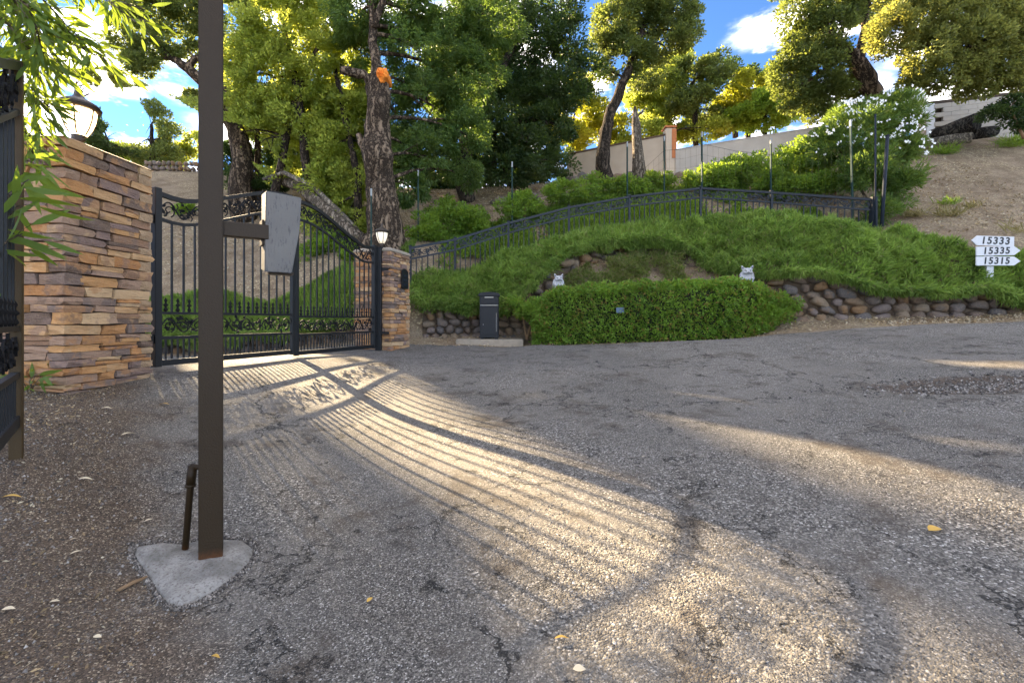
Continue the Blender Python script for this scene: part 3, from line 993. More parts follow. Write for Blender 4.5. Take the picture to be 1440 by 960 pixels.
def cover(n, x0, x1, ylo, yhi, thick=.30, blades=4, length=.13, width=.020, dens=None, droop=.35):
    x, y, nrm = sample_region(n, x0, x1, ylo, yhi)
    if dens is not None:
        k = RN.uniform(0, 1, len(x)) < dens(x, y)
        x, y, nrm = x[k], y[k], nrm[k]
    lump = .45 * vnoise(x, y, .85, 9) + .35 * vnoise(x, y, .42, 1) + .25 * vnoise(x, y, .19, 2)
    t = thick * np.clip((fence_y(x) + .3 - y) / .9, .35, 1) * (.02 + 1.75 * lump ** 1.6) * (1 - .55 * RN.uniform(0, 1, len(x)) ** 2)
    pos = np.stack([x, y, H(x, y)], axis=1) + nrm * t[:, None]
    d = nrm * .55 + RN.normal(size=pos.shape) * .30
    d[:, 2] += .25 - droop * RN.uniform(0, 1, len(x))
    d[:, 1] -= .25
    return sprigs(pos, unit(d), blades, length, width)

def curtain(n, x0, x1, drop, length=.15, width=.020, density=None):
    """stems that spill over the top of the boulder wall"""
    x = RN.uniform(x0, x1, n)
    if density is not None:
        x = x[RN.uniform(0, 1, n) < density(x)]
    n = len(x)
    dr = (drop(x) if callable(drop) else drop) * (.45 + .9 * vnoise(x, x * 0, .35, 5))
    h = RN.uniform(0, 1, n) ** .8
    y = wall_y(x) + .12
    z = H(x, y + .25) + .12 - dr * h
    yy = y - .18 - .16 * np.sin(np.minimum(h, .8) * 3) - RN.uniform(0, .14, n)
    pos = np.stack([x, yy, z], axis=1)
    d = np.stack([RN.normal(size=n) * .3, -.35 + RN.normal(size=n) * .2, -.55 + RN.normal(size=n) * .35], axis=1)
    return sprigs(pos, unit(d), 4, length, width, .4)

def join(*vf):
    V = []; Fc = []; b = 0
    for v, f in vf:
        V.append(v); Fc.append(f + b); b += len(v)
    return np.concatenate(V), np.concatenate(Fc)

def fence_y(x):
    return np.interp(x, FX + [9.6, 9.8, 10.4, 12, 15], FY + [11.3, 10.3, 9.85, 9.6, 9.3])
def thin(x, y):
    """1 where the cover is thick, low in the dry hollow behind the hedge"""
    e = ((x - 3.3) / 1.9) ** 2 + ((y - 11.95) / .75) ** 2 + .8 * (vnoise(x, y, .3, 41) - .5)
    return np.where(e < 1, .20, np.where(e < 1.4, .20 + (e - 1) * 2.0, 1.0))
v, f = join(cover(44000, -2.5, 13.5, lambda x: wall_y(x) + np.where(x > 5.4, .32, .22), lambda x: fence_y(x) + .15, .50, length=.16, width=.022),
            curtain(3200, -2.35, .6, .30),
            curtain(5600, 5.2, 13, lambda x: np.interp(x, [5.2, 6.2, 8, 9.5, 13], [.08, .14, .16, .22, .45])),
            curtain(1300, .6, 1.6, .12), curtain(4200, 1.6, 5.2, .30))
tag(link_mesh('ground_cover', np_mesh('ground_cover', v, f, M['cover']), None), kind='stuff')
v, f = cover(12000, 1.0, 5.5, lambda x: wall_y(x) - 1.35, lambda x: wall_y(x) - .02, .26, blades=4, length=.12, width=.020,
             dens=lambda x, y: np.clip((vnoise(x, y, .45, 8) - .33) * 4, .04, 1))
tag(link_mesh('weeds', np_mesh('weeds', v, f, M['weedcover']), None), kind='stuff')
# trailing bare stems in the hollow
st = MB()
for k in range(34):
    x = R.uniform(1.6, 5.4); y = float(wall_y(x)) - R.uniform(.15, 1.1)
    a = R.uniform(0, 6.28); pts = []
    L = R.uniform(.3, .9)
    for i in range(5):
        q = i / 4
        xx = x + math.cos(a) * L * q; yy = y + math.sin(a) * L * q * .5
        pts.append((xx, yy, Hs(xx, yy) + .05 + .18 * math.sin(q * 3) * R.uniform(.5, 1.2)))
    st.tube(pts, [.008, .007, .006, .005, .003], 4)
tag(st.build('trailing_stems', M['twig']), kind='stuff')

# low cover on the bank left of the gate and between the bushes behind the fence
v, f = join(cover(17000, -9.5, -2.7, lambda x: wall_y(x) + .18, lambda x: wall_y(x) + 1.7 + .25 * np.sin(x * 2.2), .36),
            curtain(3500, -9.3, -2.7, .28))
tag(link_mesh('ground_cover', np_mesh('bank_cover', v, f, M['cover']), None), kind='stuff')
v, f = join(cover(24000, -2.0, 11.0, lambda x: fence_y(x) + .25, lambda x: fence_y(x) + np.interp(x, [-2, 2, 6, 11], [2.2, 3.0, 4.2, 3.4]), .42, blades=3, length=.17, width=.045, droop=0,
                  dens=lambda x, y: np.clip((vnoise(x, y, .9, 11) - .28) * 3.2, 0.02, 1) * np.where(x > 9.3, .0, 1)))
tag(link_mesh('undergrowth', np_mesh('undergrowth', v, f, M['bush']), None), kind='stuff')

# leaf litter on the slopes and the verge (tiny, uncountable)
def litter(n, x0, x1, y0, y1, dens, size=.05, lift=.02):
    x = RN.uniform(x0, x1, n); y = RN.uniform(y0, y1, n)
    k = RN.uniform(0, 1, n) < dens(x, y)
    x, y = x[k], y[k]; n = len(x)
    pos = np.stack([x, y, H(x, y) + lift], axis=1)
    d = unit(np.stack([RN.normal(size=n), RN.normal(size=n), RN.normal(size=n) * .35 + .12], axis=1))
    return leaf_quads(pos, d, size * RN.uniform(.5, 1.5, n), size * .45)
M['litter'] = mat_leaf('litter_leaf', (.16, .10, .055), (.48, .36, .20), (.3, .2, .1), .1, (.55, .47, .33), .25)
v, f = join(litter(30000, -12, 16, 11, 21, lambda x, y: ((y > fence_y(x) + .3) | (x < -2.5) | (x > 9.6)) * (.35 + .65 * vnoise(x, y, .8, 4)) * (y > wall_y(x) + .3), .075, .025),
            litter(4000, 7, 13, 8.3, 9.6, lambda x, y: (y > road_y(x)) * (y < wall_y(x) - .05) * 1.0, .045, .015),
            litter(2600, -3, 7, 9.0, 11, lambda x, y: (y > road_y(x) - .15) * (y < wall_y(x) - .1) * .7, .045, .015))
tag(link_mesh('leaf_litter', np_mesh('leaf_litter', v, f, M['litter']), None), kind='stuff')
v, f = join(litter(15000, -5.2, -.9, .9, 4.6, lambda x, y: np.clip((-(x + .86 * (y - 1.5) + 1.2)) * 1.1, 0, 1) * (.12 + .88 * (vnoise(x, y, .35, 3) > .52)), .024, .016),
            litter(700, -3.6, 6, 1.3, 8.5, lambda x, y: .25 * (vnoise(x, y, .6, 5) > .55), .018, .018))
tag(link_mesh('leaf_litter', np_mesh('verge_litter', v, f, M['litter']), None), kind='stuff')
# loose gravel
def gravel(name, x, y, size, mat, lift=.008):
    n = len(x)
    base = np.array([[1, 0, 0], [-.5, .87, 0], [-.5, -.87, 0], [0, 0, .9], [0.1, 0, -.6]], float)
    tri = np.array([[0, 1, 3], [1, 2, 3], [2, 0, 3], [1, 0, 4], [2, 1, 4], [0, 2, 4]])
    a = RN.uniform(0, 6.28, n); s = size * RN.uniform(.45, 1.5, n)
    V = base[None] * s[:, None, None] * RN.uniform(.6, 1.3, (n, 5, 3))
    c, sn = np.cos(a)[:, None], np.sin(a)[:, None]
    X = V[:, :, 0] * c - V[:, :, 1] * sn; Y = V[:, :, 0] * sn + V[:, :, 1] * c
    Z = V[:, :, 2] + (H(x, y) + lift)[:, None]
    V = np.stack([X + x[:, None], Y + y[:, None], Z], axis=2).reshape(-1, 3)
    T = (tri[None] + 5 * np.arange(n)[:, None, None]).reshape(-1, 3)
    tag(link_mesh(name, np_mesh(name, V, T, mat), None), kind='stuff')
def mat_gravel():
    m, t, b = new_mat('gravel')
    g = t.add('ShaderNodeNewGeometry')
    t.put(b.inputs['Base Color'], t.ramp(g.outputs['Random Per Island'], [(0, (.03, .027, .025)), (.4, (.10, .09, .08)), (.8, (.20, .18, .16)), (1, (.42, .39, .35))]))
    b.inputs['Roughness'].default_value = .85
    return m
M['gravel'] = mat_gravel()
x = RN.uniform(-5.0, -.6, 26000); y = RN.uniform(.9, 4.8, 26000)
k = RN.uniform(0, 1, 26000) < np.clip((-(x + .86 * (y - 1.5) + .9)) * .9, .0, 1) * (.3 + .7 * vnoise(x, y, .4, 6))
gravel('gravel', x[k], y[k], .0065, M['gravel'], .014)
x = RN.uniform(-1.6, 3.5, 26000); y = RN.uniform(1.1, 3.2, 26000)
k = RN.uniform(0, 1, 26000) < .7 * (vnoise(x, y, .5, 7) > .42)
gravel('gravel', x[k], y[k], .0042, M['gravel'], .013)
x = RN.normal(4.75, .6, 1800); y = RN.normal(4.55, .17, 1800)
gravel('gravel', x, y, .012, M['gravel'], .016)

# ------------------------------------------------------------------ clipped hedge and small bushes
def leafy_shell(name_root, fn_surface, n, mat, length, width, root):
    pos, nrm = fn_surface(n)
    d = unit(nrm * .8 + RN.normal(size=pos.shape) * .7)
    v, f = leaf_quads(pos, d, length * RN.uniform(.6, 1.3, len(pos)), width)
    return link_mesh('foliage', np_mesh('foliage', v, f, mat), None, root, True)

def hedge_path(s):
    """plan centre line of the clipped hedge, s in 0..1"""
    xs_ = [.85, 1.8, 3.0, 4.2, 5.15]; ys_ = [10.25, 10.05, 9.85, 9.85, 9.95]
    return np.interp(s, [0, .25, .5, .75, 1], xs_), np.interp(s, [0, .25, .5, .75, 1], ys_)
def hedge_surface(n):
    s = RN.uniform(-.09, 1.09, n); sc = np.clip(s, 0, 1)
    cx, cy = hedge_path(sc)
    th = RN.uniform(0, 1, n)
    # profile: front, rounded top edge, top, back
    a = th * math.pi
    p = 7.0
    cosa = np.cos(a); sina = np.sin(a)
    r = 1 / (np.abs(cosa) ** p + np.abs(sina) ** p) ** (1 / p)
    end = np.sqrt(np.clip(1 - np.clip((np.abs(s - .5) - .46) / .13, 0, 1) ** 2, 0.02, 1))
    py_ = -cosa * r * .48 * (.4 + .6 * end); pz = sina * r
    zb = H(cx, cy - .5)
    top = np.interp(sc, [0, .25, .5, .75, 1], [1.80, 1.90, 1.95, 1.99, 2.0]) + .03 * np.sin(sc * 31)
    hh = (top - zb)
    z = zb + .02 + pz * hh * (.55 + .45 * end)
    bulge = .10 * (vnoise(s * 20, z * 4, .9, 21) - .5) + .14 * (vnoise(s * 60, z * 9, .9, 22) - .5)
    x = cx + (s - sc) * 4.6
    y = cy + py_ * (1 + bulge * 2) - .02
    depth = RN.uniform(0, 1, n) ** 2 * .12 + .16 * (vnoise(s * 90, z * 14, .9, 24) - .4) - (RN.uniform(0, 1, n) < .02) * RN.uniform(0, .10, n)
    nrm = unit(np.stack([(s - sc) * 8, -cosa * np.abs(cosa) ** 2, sina * np.abs(sina) ** 2 * .8 + .1], axis=1))
    pos = np.stack([x, y, z], axis=1) - nrm * depth[:, None] + RN.normal(size=(n, 3)) * .018
    return pos, nrm
hd = empty('hedge', (3.0, 9.85, Hs(3, 9.85)), 'long clipped green hedge with flat top beside the road, cat statues behind it', 'hedge')
leafy_shell('hedge', hedge_surface, 60000, M['hedge'], .070, .032, hd)
core = MB()
prev = None
for i in range(15):
    s = i / 14
    cx, cy = hedge_path(np.array([s])); cx = float(cx[0]); cy = float(cy[0]); zb = Hs(cx, cy - .5) - .05
    tp = float(np.interp(s, [0, 1], [1.72, 1.90]))
    ring = [Vector((cx, cy - .38, zb)), Vector((cx, cy - .36, tp)), Vector((cx, cy + .36, tp)), Vector((cx, cy + .38, zb))]
    core.v += [tuple(q) for q in ring]
    if i: b0 = 4 * (i - 1); core.f += [(b0 + k, b0 + (k + 1) % 4, b0 + 4 + (k + 1) % 4, b0 + 4 + k) for k in range(4)]
core.f += [(0, 1, 2, 3), (59, 58, 57, 56)]
M['hedgecore'] = mat_simple('hedge_twigs', (.022, .028, .010), .95, bump=.03)
core.build('twigs', M['hedgecore'], hd)  # solid dark box inside the leaves, stops the view through the hedge

def blob_leaves(blobs, n, length, width, clump=.32, droop=.0, fill=.55, up=.2):
    """leaves in clumps over ellipsoids (centre, radii); returns verts/faces and clump centres"""
    area = np.array([(b[1][0] * b[1][2] + b[1][0] * b[1][1] + b[1][1] * b[1][2]) for b in blobs])
    pos_all = []; dir_all = []; centres = []
    for (c, r), a in zip(blobs, area):
        m = max(20, int(n * a / area.sum()))
        rm = (r[0] + r[1] + r[2]) / 3
        nc = max(6, int(4.2 * (rm / clump) ** 2))
        d = rand_dirs(nc)
        rad = RN.uniform(fill, 1.0, nc) ** .7
        cc = np.array(c)[None] + d * rad[:, None] * np.array(r)[None]
        centres.append(cc)
        idx = RN.integers(0, nc, m)
        cr = clump * RN.uniform(.6, 1.35, nc)
        dd = rand_dirs(m)
        rr = RN.uniform(0.1, 1, m) ** .45
        pos_all.append(cc[idx] + dd * (cr[idx] * rr)[:, None] * np.array([1, 1, .72]))
        o = unit(dd + d[idx] * .6 + np.array([0, 0, up])[None] + RN.normal(size=(m, 3)) * .6)
        dir_all.append(o)
    pos = np.concatenate(pos_all); dr = np.concatenate(dir_all)
    v, f = leaf_quads(pos, dr, length * RN.uniform(.65, 1.3, len(pos)), width, droop)
    return v, f, centres

def bez(a, b, c, n):
    return [a * (1 - t) ** 2 + b * 2 * t * (1 - t) + c * t * t for t in [i / (n - 1) for i in range(n)]]

def plant(name, label, cat, group, base, trunks, blobs, leafmat, barkmat, nleaf, leaf=(.11, .06), clump=.34, limb=.05, fill=.5, droop=0.0, seed=1, extra=None, trunk_n=9, wob=.25, up=.2, twigs=4):
    """trunks: list of [(point, radius), ...]; blobs: [(centre, (rx, ry, rz))]"""
    rr = random.Random(seed)
    root = empty(name, base, label, cat, group)
    tm = MB()
    nodes = []
    for tr in trunks:
        pts = []; rad = []
        for i in range(len(tr) - 1):
            (p, r), (q, s) = tr[i], tr[i + 1]
            k = 4
            for j in range(k):
                t = j / k
                w = Vector((rr.uniform(-1, 1), rr.uniform(-1, 1), 0)) * r * .22
                pts.append(p.lerp(q, t) + (w if j else Vector())); rad.append(r + (s - r) * t)
        pts.append(tr[-1][0]); rad.append(tr[-1][1])
        tm.tube(pts, rad, trunk_n, True, wob)
        nodes += [(p, r) for p, r in zip(pts[len(pts) // 4:], rad[len(pts) // 4:])]
    v, f, centres = blob_leaves(blobs, nleaf, leaf[0], leaf[1], clump, droop, fill, up)
    v, f = open_gaps(v, f)
    for (c, r), cc in zip(blobs, centres):
        c = Vector(c)
        best = min(nodes, key=lambda q: (q[0] - c).length + max(0, q[0].z - c.z) * 1.2) if nodes else (Vector(base), .05)
        mid = best[0].lerp(c, .5) + Vector((rr.uniform(-.1, .1), rr.uniform(-.1, .1), .18)) * (c - best[0]).length
        r0 = min(best[1] * .65, limb * (1 + r[0] * .35))
        L = bez(best[0], mid, c, 7)
        tm.tube(L, [r0 * (1 - .11 * i) for i in range(7)], 5, False, .15)
        for _ in range(twigs):
            q = Vector(cc[rr.randrange(len(cc))])
            s = L[rr.randrange(3, 7)]
            m2 = s.lerp(q, .5) + Vector((rr.uniform(-.1, .1), rr.uniform(-.1, .1), .1)) * (q - s).length
            tm.tube(bez(s, m2, q, 4), [r0 * .38, r0 * .3, r0 * .2, r0 * .08], 4, False)
    if tm.v:
        tm.build('trunk' if cat == 'tree' else 'stems', barkmat, root, smooth=True)
    link_mesh('crown' if cat == 'tree' else 'foliage', np_mesh('crown', v, f, leafmat), None, root)
    return root

def B(px, py, d, rpx, rpy=None, dy=None):
    """an ellipsoid of foliage centred where the photo shows it, d metres ahead; radii in photo pixels there"""
    rpy = rpx if rpy is None else rpy
    rx = rpx * d / F; rz = rpy * d / F
    return (tuple(P(px, py, d)), (rx, (rx + rz) / 2 if dy is None else dy, rz))
def T(*q):
    """trunk line: (px, py, d, radius_px)"""
    return [(P(a, b, d), r * d / F) for (a, b, d, r) in q]

plant('bush', 'small round green bush between the parcel box and the left end of the hedge', 'bush', None, (.35, 10.6, .75), [], [B(735, 432, 10.45, 24, 15), B(752, 440, 10.3, 20, 20)], M['hedge'], M['twig'], 5200, (.06, .028), .14, fill=.2)
plant('bush', 'low green mound of shrub at the right end of the clipped hedge', 'bush', None, (5.55, 9.75, 1.0), [], [B(1085, 435, 9.75, 34, 25), B(1065, 440, 9.7, 26, 26), B(1105, 440, 9.9, 20, 16)], M['hedge'], M['twig'], 9000, (.06, .026), .15, fill=.2)

# ------------------------------------------------------------------ wrought iron
def spiral(mb, cx, cz, r, a0, turns, sgn, y=0, rad=.006, n=12, zf=1.0):
    pts = []
    for i in range(n + 1):
        t = i / n
        a = a0 + sgn * turns * 2 * math.pi * t
        rr_ = r * (1 - .85 * t)
        pts.append((cx + rr_ * math.cos(a), y + .004 * math.sin(i * 2.1), cz + rr_ * math.sin(a) * zf))
    mb.tube(pts, rad, 4)
def iron_leaf(mb, x, z, a, s, y=0):
    c, sn = math.cos(a), math.sin(a)
    o = [(0, 0), (.45 * s, .30 * s), (.75 * s, .16 * s), (1.1 * s, 0), (.75 * s, -.16 * s), (.45 * s, -.30 * s)]
    m = Matrix(((c, 0, -sn, x), (0, 1, 0, y), (sn, 0, c, z), (0, 0, 0, 1)))
    mb.prism(o, .006, m)
def scroll_band(x0, x1, zlo, zhi, pitch=.26, rad=.007, leaf=.045, seed=1):
    rr = random.Random(seed)
    mb = MB()
    n = max(1, round((x1 - x0) / pitch)); p = (x1 - x0) / n
    for i in range(n):
        xa = x0 + i * p; xc = xa + p * .5
        lo = zlo(xc); hi = zhi(xc); h = hi - lo; zc = (lo + hi) / 2
        s = 1 if i % 2 == 0 else -1
        # running vine
        pts = []
        for k in range(9):
            t = k / 8; xx = xa + p * t
            pts.append((xx, 0, (zlo(xx) + zhi(xx)) / 2 + s * h * .33 * math.sin(t * math.pi)))
        mb.tube(pts, rad, 4)
        spiral(mb, xc, zc - s * h * .06, h * .30, -s * 1.2, 1.1, s, .004, rad * .8)
        spiral(mb, xc + p * .33, zc + s * h * .18, h * .2, s * 1.0, .9, -s, -.004, rad * .7)
        for q in range(7):
            lx = xa + p * rr.uniform(.02, .98); lz = rr.uniform(lo + .15 * h, hi - .15 * h)
            iron_leaf(mb, lx, lz, rr.uniform(0, 6.28), leaf * rr.uniform(.7, 1.2), rr.choice((-.008, .008)))
    return mb

def finial(mb, x, z, s=1.0):
    mb.lathe((x, 0, z), [(.010 * s, 0), (.022 * s, .02 * s), (.012 * s, .045 * s), (.012 * s, .06 * s), (.026 * s, .075 * s), (.010 * s, .095 * s), (.010 * s, .11 * s), (.017 * s, .125 * s), (.002, .16 * s)], 6)

def gate_leaf(hinge, direction, length, label, z0, stile_mat=None, group='iron driveway gate leaves', seed=1, foot=0.0, hs=1.93, pk=2.36):
    rz = math.atan2(direction[1], direction[0])
    root = empty('gate_leaf', (hinge[0], hinge[1], z0), label, 'gate', group, rz)
    def top(x):
        if foot: return hs + (pk - hs) * x / length
        t = min(1, max(0, (x / length - .12) / .80))
        return hs - .03 * math.sin(min(1, x / length / .3) * math.pi) + (pk - hs) * (t * t * (3 - 2 * t))
    def low(x): return top(x) - .28
    def part(name, mb, mat, **k):
        return link_mesh(name, mb.mesh(name, **k), mat, root, False)
    part('stile', MB().box((.03, 0, hs / 2 + .02), (.075, .075, hs + .06)), M['iron'], bevel=.005)
    part('stile', MB().box((length - .03, 0, (pk - foot) / 2), (.065, .06, pk + foot + .02)), stile_mat or M['iron'], bevel=.005)
    n = 14
    for nm, fn, w, h in (('top_rail', top, .045, .05), ('rail', low, .032, .035)):
        mb = MB()
        xs_ = [.06 + (length - .12) * i / n for i in range(n + 1)]
        rings = []
        for xx in xs_:
            z = fn(xx); rings.append([Vector((xx, -w / 2, z - h / 2)), Vector((xx, w / 2, z - h / 2)), Vector((xx, w / 2, z + h / 2)), Vector((xx, -w / 2, z + h / 2))])
        for r_ in rings: mb.v += [tuple(q) for q in r_]
        for i in range(n):
            b0 = 4 * i; mb.f += [(b0 + k, b0 + (k + 1) % 4, b0 + 4 + (k + 1) % 4, b0 + 4 + k) for k in range(4)]
        part(nm, mb, M['iron'])
    for z, h in ((.59, .030), (.31, .034), (.03, .065)):
        part('rail', MB().box((length / 2, 0, z), (length - .13, .035, h)), M['iron'])
    nb = 14; sp = (length - .12) / nb
    unitbar = MB().box((0, 0, .5), (.018, .018, 1)).mesh('bar')
    unitbar.materials.append(M['iron'])
    fin = MB(); finial(fin, 0, 0, 1.0); finme = fin.mesh('finial', smooth=True); finme.materials.append(M['scroll'])
    for i in range(nb):
        x = .06 + sp * (i + (.5 if False else 1.0))
        if i < nb - 1:
            o = link_mesh('bar', unitbar, None, root, False); o.location = (x, 0, .605); o.scale = (1, 1, low(x) - .62)
        xf = x - sp / 2
        o = link_mesh('finial', finme, None, root, False); o.location = (xf, 0, .605)
    lb = MB().box((0, 0, .5), (.016, .016, .22)).mesh('picket'); lb.materials.append(M['iron'])
    for i in range(2 * nb - 1):
        x = .06 + sp * (i + 1) / 2
        o = link_mesh('picket', lb, None, root, False); o.location = (x, 0, -.32)
    part('scrollwork', scroll_band(.08, length - .08, lambda x: .33, lambda x: .575, .16, .009, .055, seed), M['scroll'])
    part('scrollwork', scroll_band(.08, length - .08, lambda x: low(x) + .02, lambda x: top(x) - .02, .17, .009, .055, seed + 5), M['scroll'])
    if foot == 0:
        for z in (.25, hs - .35): part('hinge', MB().lathe((-.03, 0, z), [(.02, 0), (.028, .01), (.028, .09), (.02, .1)], 8), M['iron'])
    return root

GA = Vector((-3.96, 5.03)); GB = Vector((-2.65, 8.80))
gd = (GB - GA).normalized(); gl = (GB - GA).length / 2 - .004
gate_leaf(GA, gd, gl, 'black iron driveway gate leaf nearer the camera, hinged at the tall stone pillar', .69, seed=2)
gate_leaf(GB, -gd, gl, 'black iron driveway gate leaf farther away, hinged at the small stone pillar', .665, seed=3)
GH = Vector((-1.70, 1.31)); GE = Vector((-3.035, 2.79))
gate_leaf(GH, (GE - GH).normalized(), (GE - GH).length, 'swung-open iron gate leaf cut by the left edge of the photo, with bronze end post', .56, M['gatepost'], seed=4, foot=.20, hs=1.42, pk=2.20)
ps = empty('gate_post', (GB.x + .05, GB.y + .13, Hs(GB.x, GB.y)), 'black square steel hinge post between the far gate leaf and small stone pillar', 'gate post')
MB().box((GB.x + .045, GB.y + .10, 1.60), (.11, .11, 2.02)).build('post', M['iron'], ps, bevel=.006)
MB().box((GB.x + .045, GB.y + .10, 2.615), (.13, .13, .02)).build('post_cap', M['iron'], ps)
latch = MB().box((GB.x + .16, GB.y + .10, 2.2), (.14, .03, .05)); latch.box((GB.x + .17, GB.y + .10, .95), (.16, .03, .05)); latch.build('bracket', M['iron'], ps)

# iron fence stepping over the mound
fence_top = [(577, 349, 11.25), (640, 337, 12.0), (715, 314, 12.8), (800, 292, 13.15), (885, 277, 13.4), (985, 265, 13.4), (1085, 271, 12.9), (1228, 281, 11.9)]
fp = [P(*q) for q in fence_top]
fr = empty('iron_fence', (fp[0].x, fp[0].y, Hs(fp[0].x, fp[0].y)), 'dark blue grey iron fence with scroll band running over the green mound', 'fence')
for i, p in enumerate(fp):
    zg = Hs(p.x, p.y) - .1
    w = .06 if i < len(fp) - 1 else .13
    mb = MB().box((p.x, p.y, (zg + p.z + .05) / 2), (w, w, p.z + .05 - zg)); mb.box((p.x, p.y, p.z + .055), (w + .02, w + .02, .02))
    mb.build('post', M['fence_iron'], fr)
pk_me = MB().box((0, 0, -.5), (.024, .024, 1)).mesh('picket'); pk_me.materials.append(M['fence_iron'])
for i in range(len(fp) - 1):
    a, b = fp[i], fp[i + 1]
    MB().bar(a, b, .06, .06).build('rail', M['fence_iron'], fr)
    dz = Vector((0, 0, -.27))
    MB().bar(a + dz, b + dz, .04, .045).build('rail', M['fence_iron'], fr)
    L = (b - a).length; n = int(L / .15)
    for k in range(1, n):
        q = a.lerp(b, k / n) + dz
        zg = Hs(q.x, q.y)
        o = link_mesh('picket', pk_me, None, fr, False)
        o.location = q - fr.location; o.scale = (1, 1, max(.2, q.z - zg))
    # scroll band of the panel
    rz = math.atan2(b.y - a.y, b.x - a.x); Lp = math.hypot(b.x - a.x, b.y - a.y); sl = (b.z - a.z) / Lp
    mb = scroll_band(.04, Lp - .04, lambda x: sl * x - .25, lambda x: sl * x - .03, .22, .013, .085, 20 + i)
    m = Matrix.Translation(a) @ Matrix.Rotation(rz, 4, 'Z')
    mb.v = [tuple(m @ Vector(v)) for v in mb.v]
    mb.build('scrollwork', M['fence_iron'], fr)

# ------------------------------------------------------------------ wire fence on steel posts
wf = empty('wire_fence', tuple(P(720, 305, 14)), 'green wire mesh fence on thin steel posts up the slope behind the iron fence', 'fence')
wp = [(522, 266, 350, 10.6, 'tpost'), (588, 240, 338, 13.0, 'tpost'), (720, 228, 306, 14.2, 'tpost'), (882, 200, 276, 15.2, 'tpost'), (934, 192, 268, 15.2, 'tpost'), (987, 186, 266, 14.6, 'tpost'), (1084, 195, 270, 14.0, 'tpost'), (1196, 170, 282, 12.7, 'tpost')]
wpts = []
for i, (px, t_, b_, d, mt) in enumerate(wp):
    top = P(px, t_, d); bot = P(px + (4 if i == 7 else 0), b_, d)
    bot.z = min(bot.z, Hs(bot.x, bot.y) - .1)
    mb = MB().bar(bot, top, .045, .035)
    pst = mb.build('fence_post', M[mt], wf)
    MB().bar(top - Vector((0, 0, .16)), top + Vector((0, 0, .01)), .05, .04).build('painted_tip', M['tpostwhite'], pst)
    wpts.append((bot, top))
wire = MB()
mesh_top = [.30, .45, .50, .45, .8, .85, .8, .8]
for i in range(1, len(wpts) - 1):
    (b0, t0), (b1, t1) = wpts[i], wpts[i + 1]
    a_t = b0.lerp(t0, mesh_top[i]) ; b_t = b1.lerp(t1, mesh_top[i + 1])
    b0 = Vector((b0.x, b0.y, Hs(b0.x, b0.y))); b1 = Vector((b1.x, b1.y, Hs(b1.x, b1.y)))
    L = (b1 - b0).length; n = int(L / .16)
    for k in range(n + 1):
        q = k / n; sag = -.06 * math.sin(q * math.pi)
        wire.bar(b0.lerp(b1, q), a_t.lerp(b_t, q) + Vector((0, 0, sag)), .0028)
    for k in range(7):
        h = k / 6
        a_ = b0.lerp(a_t, h); c_ = b1.lerp(b_t, h); m_ = a_.lerp(c_, .5) + Vector((0, 0, -.06))
        w_ = .007 if k == 6 else .0028
        wire.bar(a_, m_, w_); wire.bar(m_, c_, w_)
tag(wire.build('wire_mesh', M['wire'], wf), kind='stuff')
for (px, t_, b_, lean, mt, lab, w) in [(1231, 163, 326, 0, 'tpostblue', 'thin dark steel post standing upright behind the right end of the iron fence', .04), (1248, 192, 328, -9, 'tpostblue', 'leaning blue grey steel post right of the iron fence end', .075)]:
    o = empty('steel_stake', tuple(P(px, b_, 11.8)), lab, 'stake')
    MB().tube([P(px + lean, b_ + 5, 11.8), P(px, t_, 11.8)], w * .55, 8).build('stake', M[mt], o, smooth=True)
    MB().tube([P(px, t_, 11.8), P(px, t_ - 2, 11.8)], w * .62, 8).build('stake_cap', M[mt], o)
o = empty('steel_stake', tuple(P(1271, 335, 11.0)), 'short green stub of a steel post in the dirt right of the iron fence', 'stake')
MB().bar(P(1271, 338, 11.0), P(1271, 315, 11.0), .05, .04).build('stake', M['tpost'], o)

# ------------------------------------------------------------------ walls up the hill
def slab_wall(name, label, a, b, za, zb, drop, thick, mat, capmat, cap_h=.07, over=.05, group=None):
    root = empty(name, ((a.x + b.x) / 2, (a.y + b.y) / 2, min(za, zb) - drop), label, 'wall', group)
    u = Vector((b.x - a.x, b.y - a.y, 0)).normalized(); n = Vector((u.y, -u.x, 0)) * thick / 2
    def prism(z0a, z0b, z1a, z1b, ex):
        nn = n * (1 + ex / (thick / 2)); e = u * ex
        q = [Vector((a.x, a.y, 0)) - e + nn, Vector((b.x, b.y, 0)) + e + nn, Vector((b.x, b.y, 0)) + e - nn, Vector((a.x, a.y, 0)) - e - nn]
        lo = [z0a, z0b, z0b, z0a]; hi = [z1a, z1b, z1b, z1a]
        mb = MB(); mb.add([Vector((p.x, p.y, l)) for p, l in zip(q, lo)] + [Vector((p.x, p.y, h)) for p, h in zip(q, hi)],
                          [(3, 2, 1, 0), (4, 5, 6, 7), (0, 1, 5, 4), (1, 2, 6, 5), (2, 3, 7, 6), (3, 0, 4, 7)])
        return mb
    prism(za - drop, zb - drop, za, zb, 0).build('wall_face', mat, root)
    if capmat: prism(za + .002, zb + .002, za + cap_h, zb + cap_h, over).build('cap', capmat, root)
    return root
w1a, w1b = P(798, 220, 22), P(934, 193, 20.6)
slab_wall('retaining_wall', 'cream stucco wall with dark brown cap behind the leaning oak, left of the terracotta column', w1a, w1b, w1a.z, w1b.z, 3.0, .3, M['stucco'], M['cap'])
w2a, w2b = P(949, 213, 20.4), P(1175, 177, 19.6)
slab_wall('retaining_wall', 'pale grey stucco wall climbing right from the terracotta column', w2a, w2b, w2a.z, w2b.z, 3.2, .3, M['stucco2'], M['stucco2'], .04, .02)
cc = P(941, 200, 20.5)
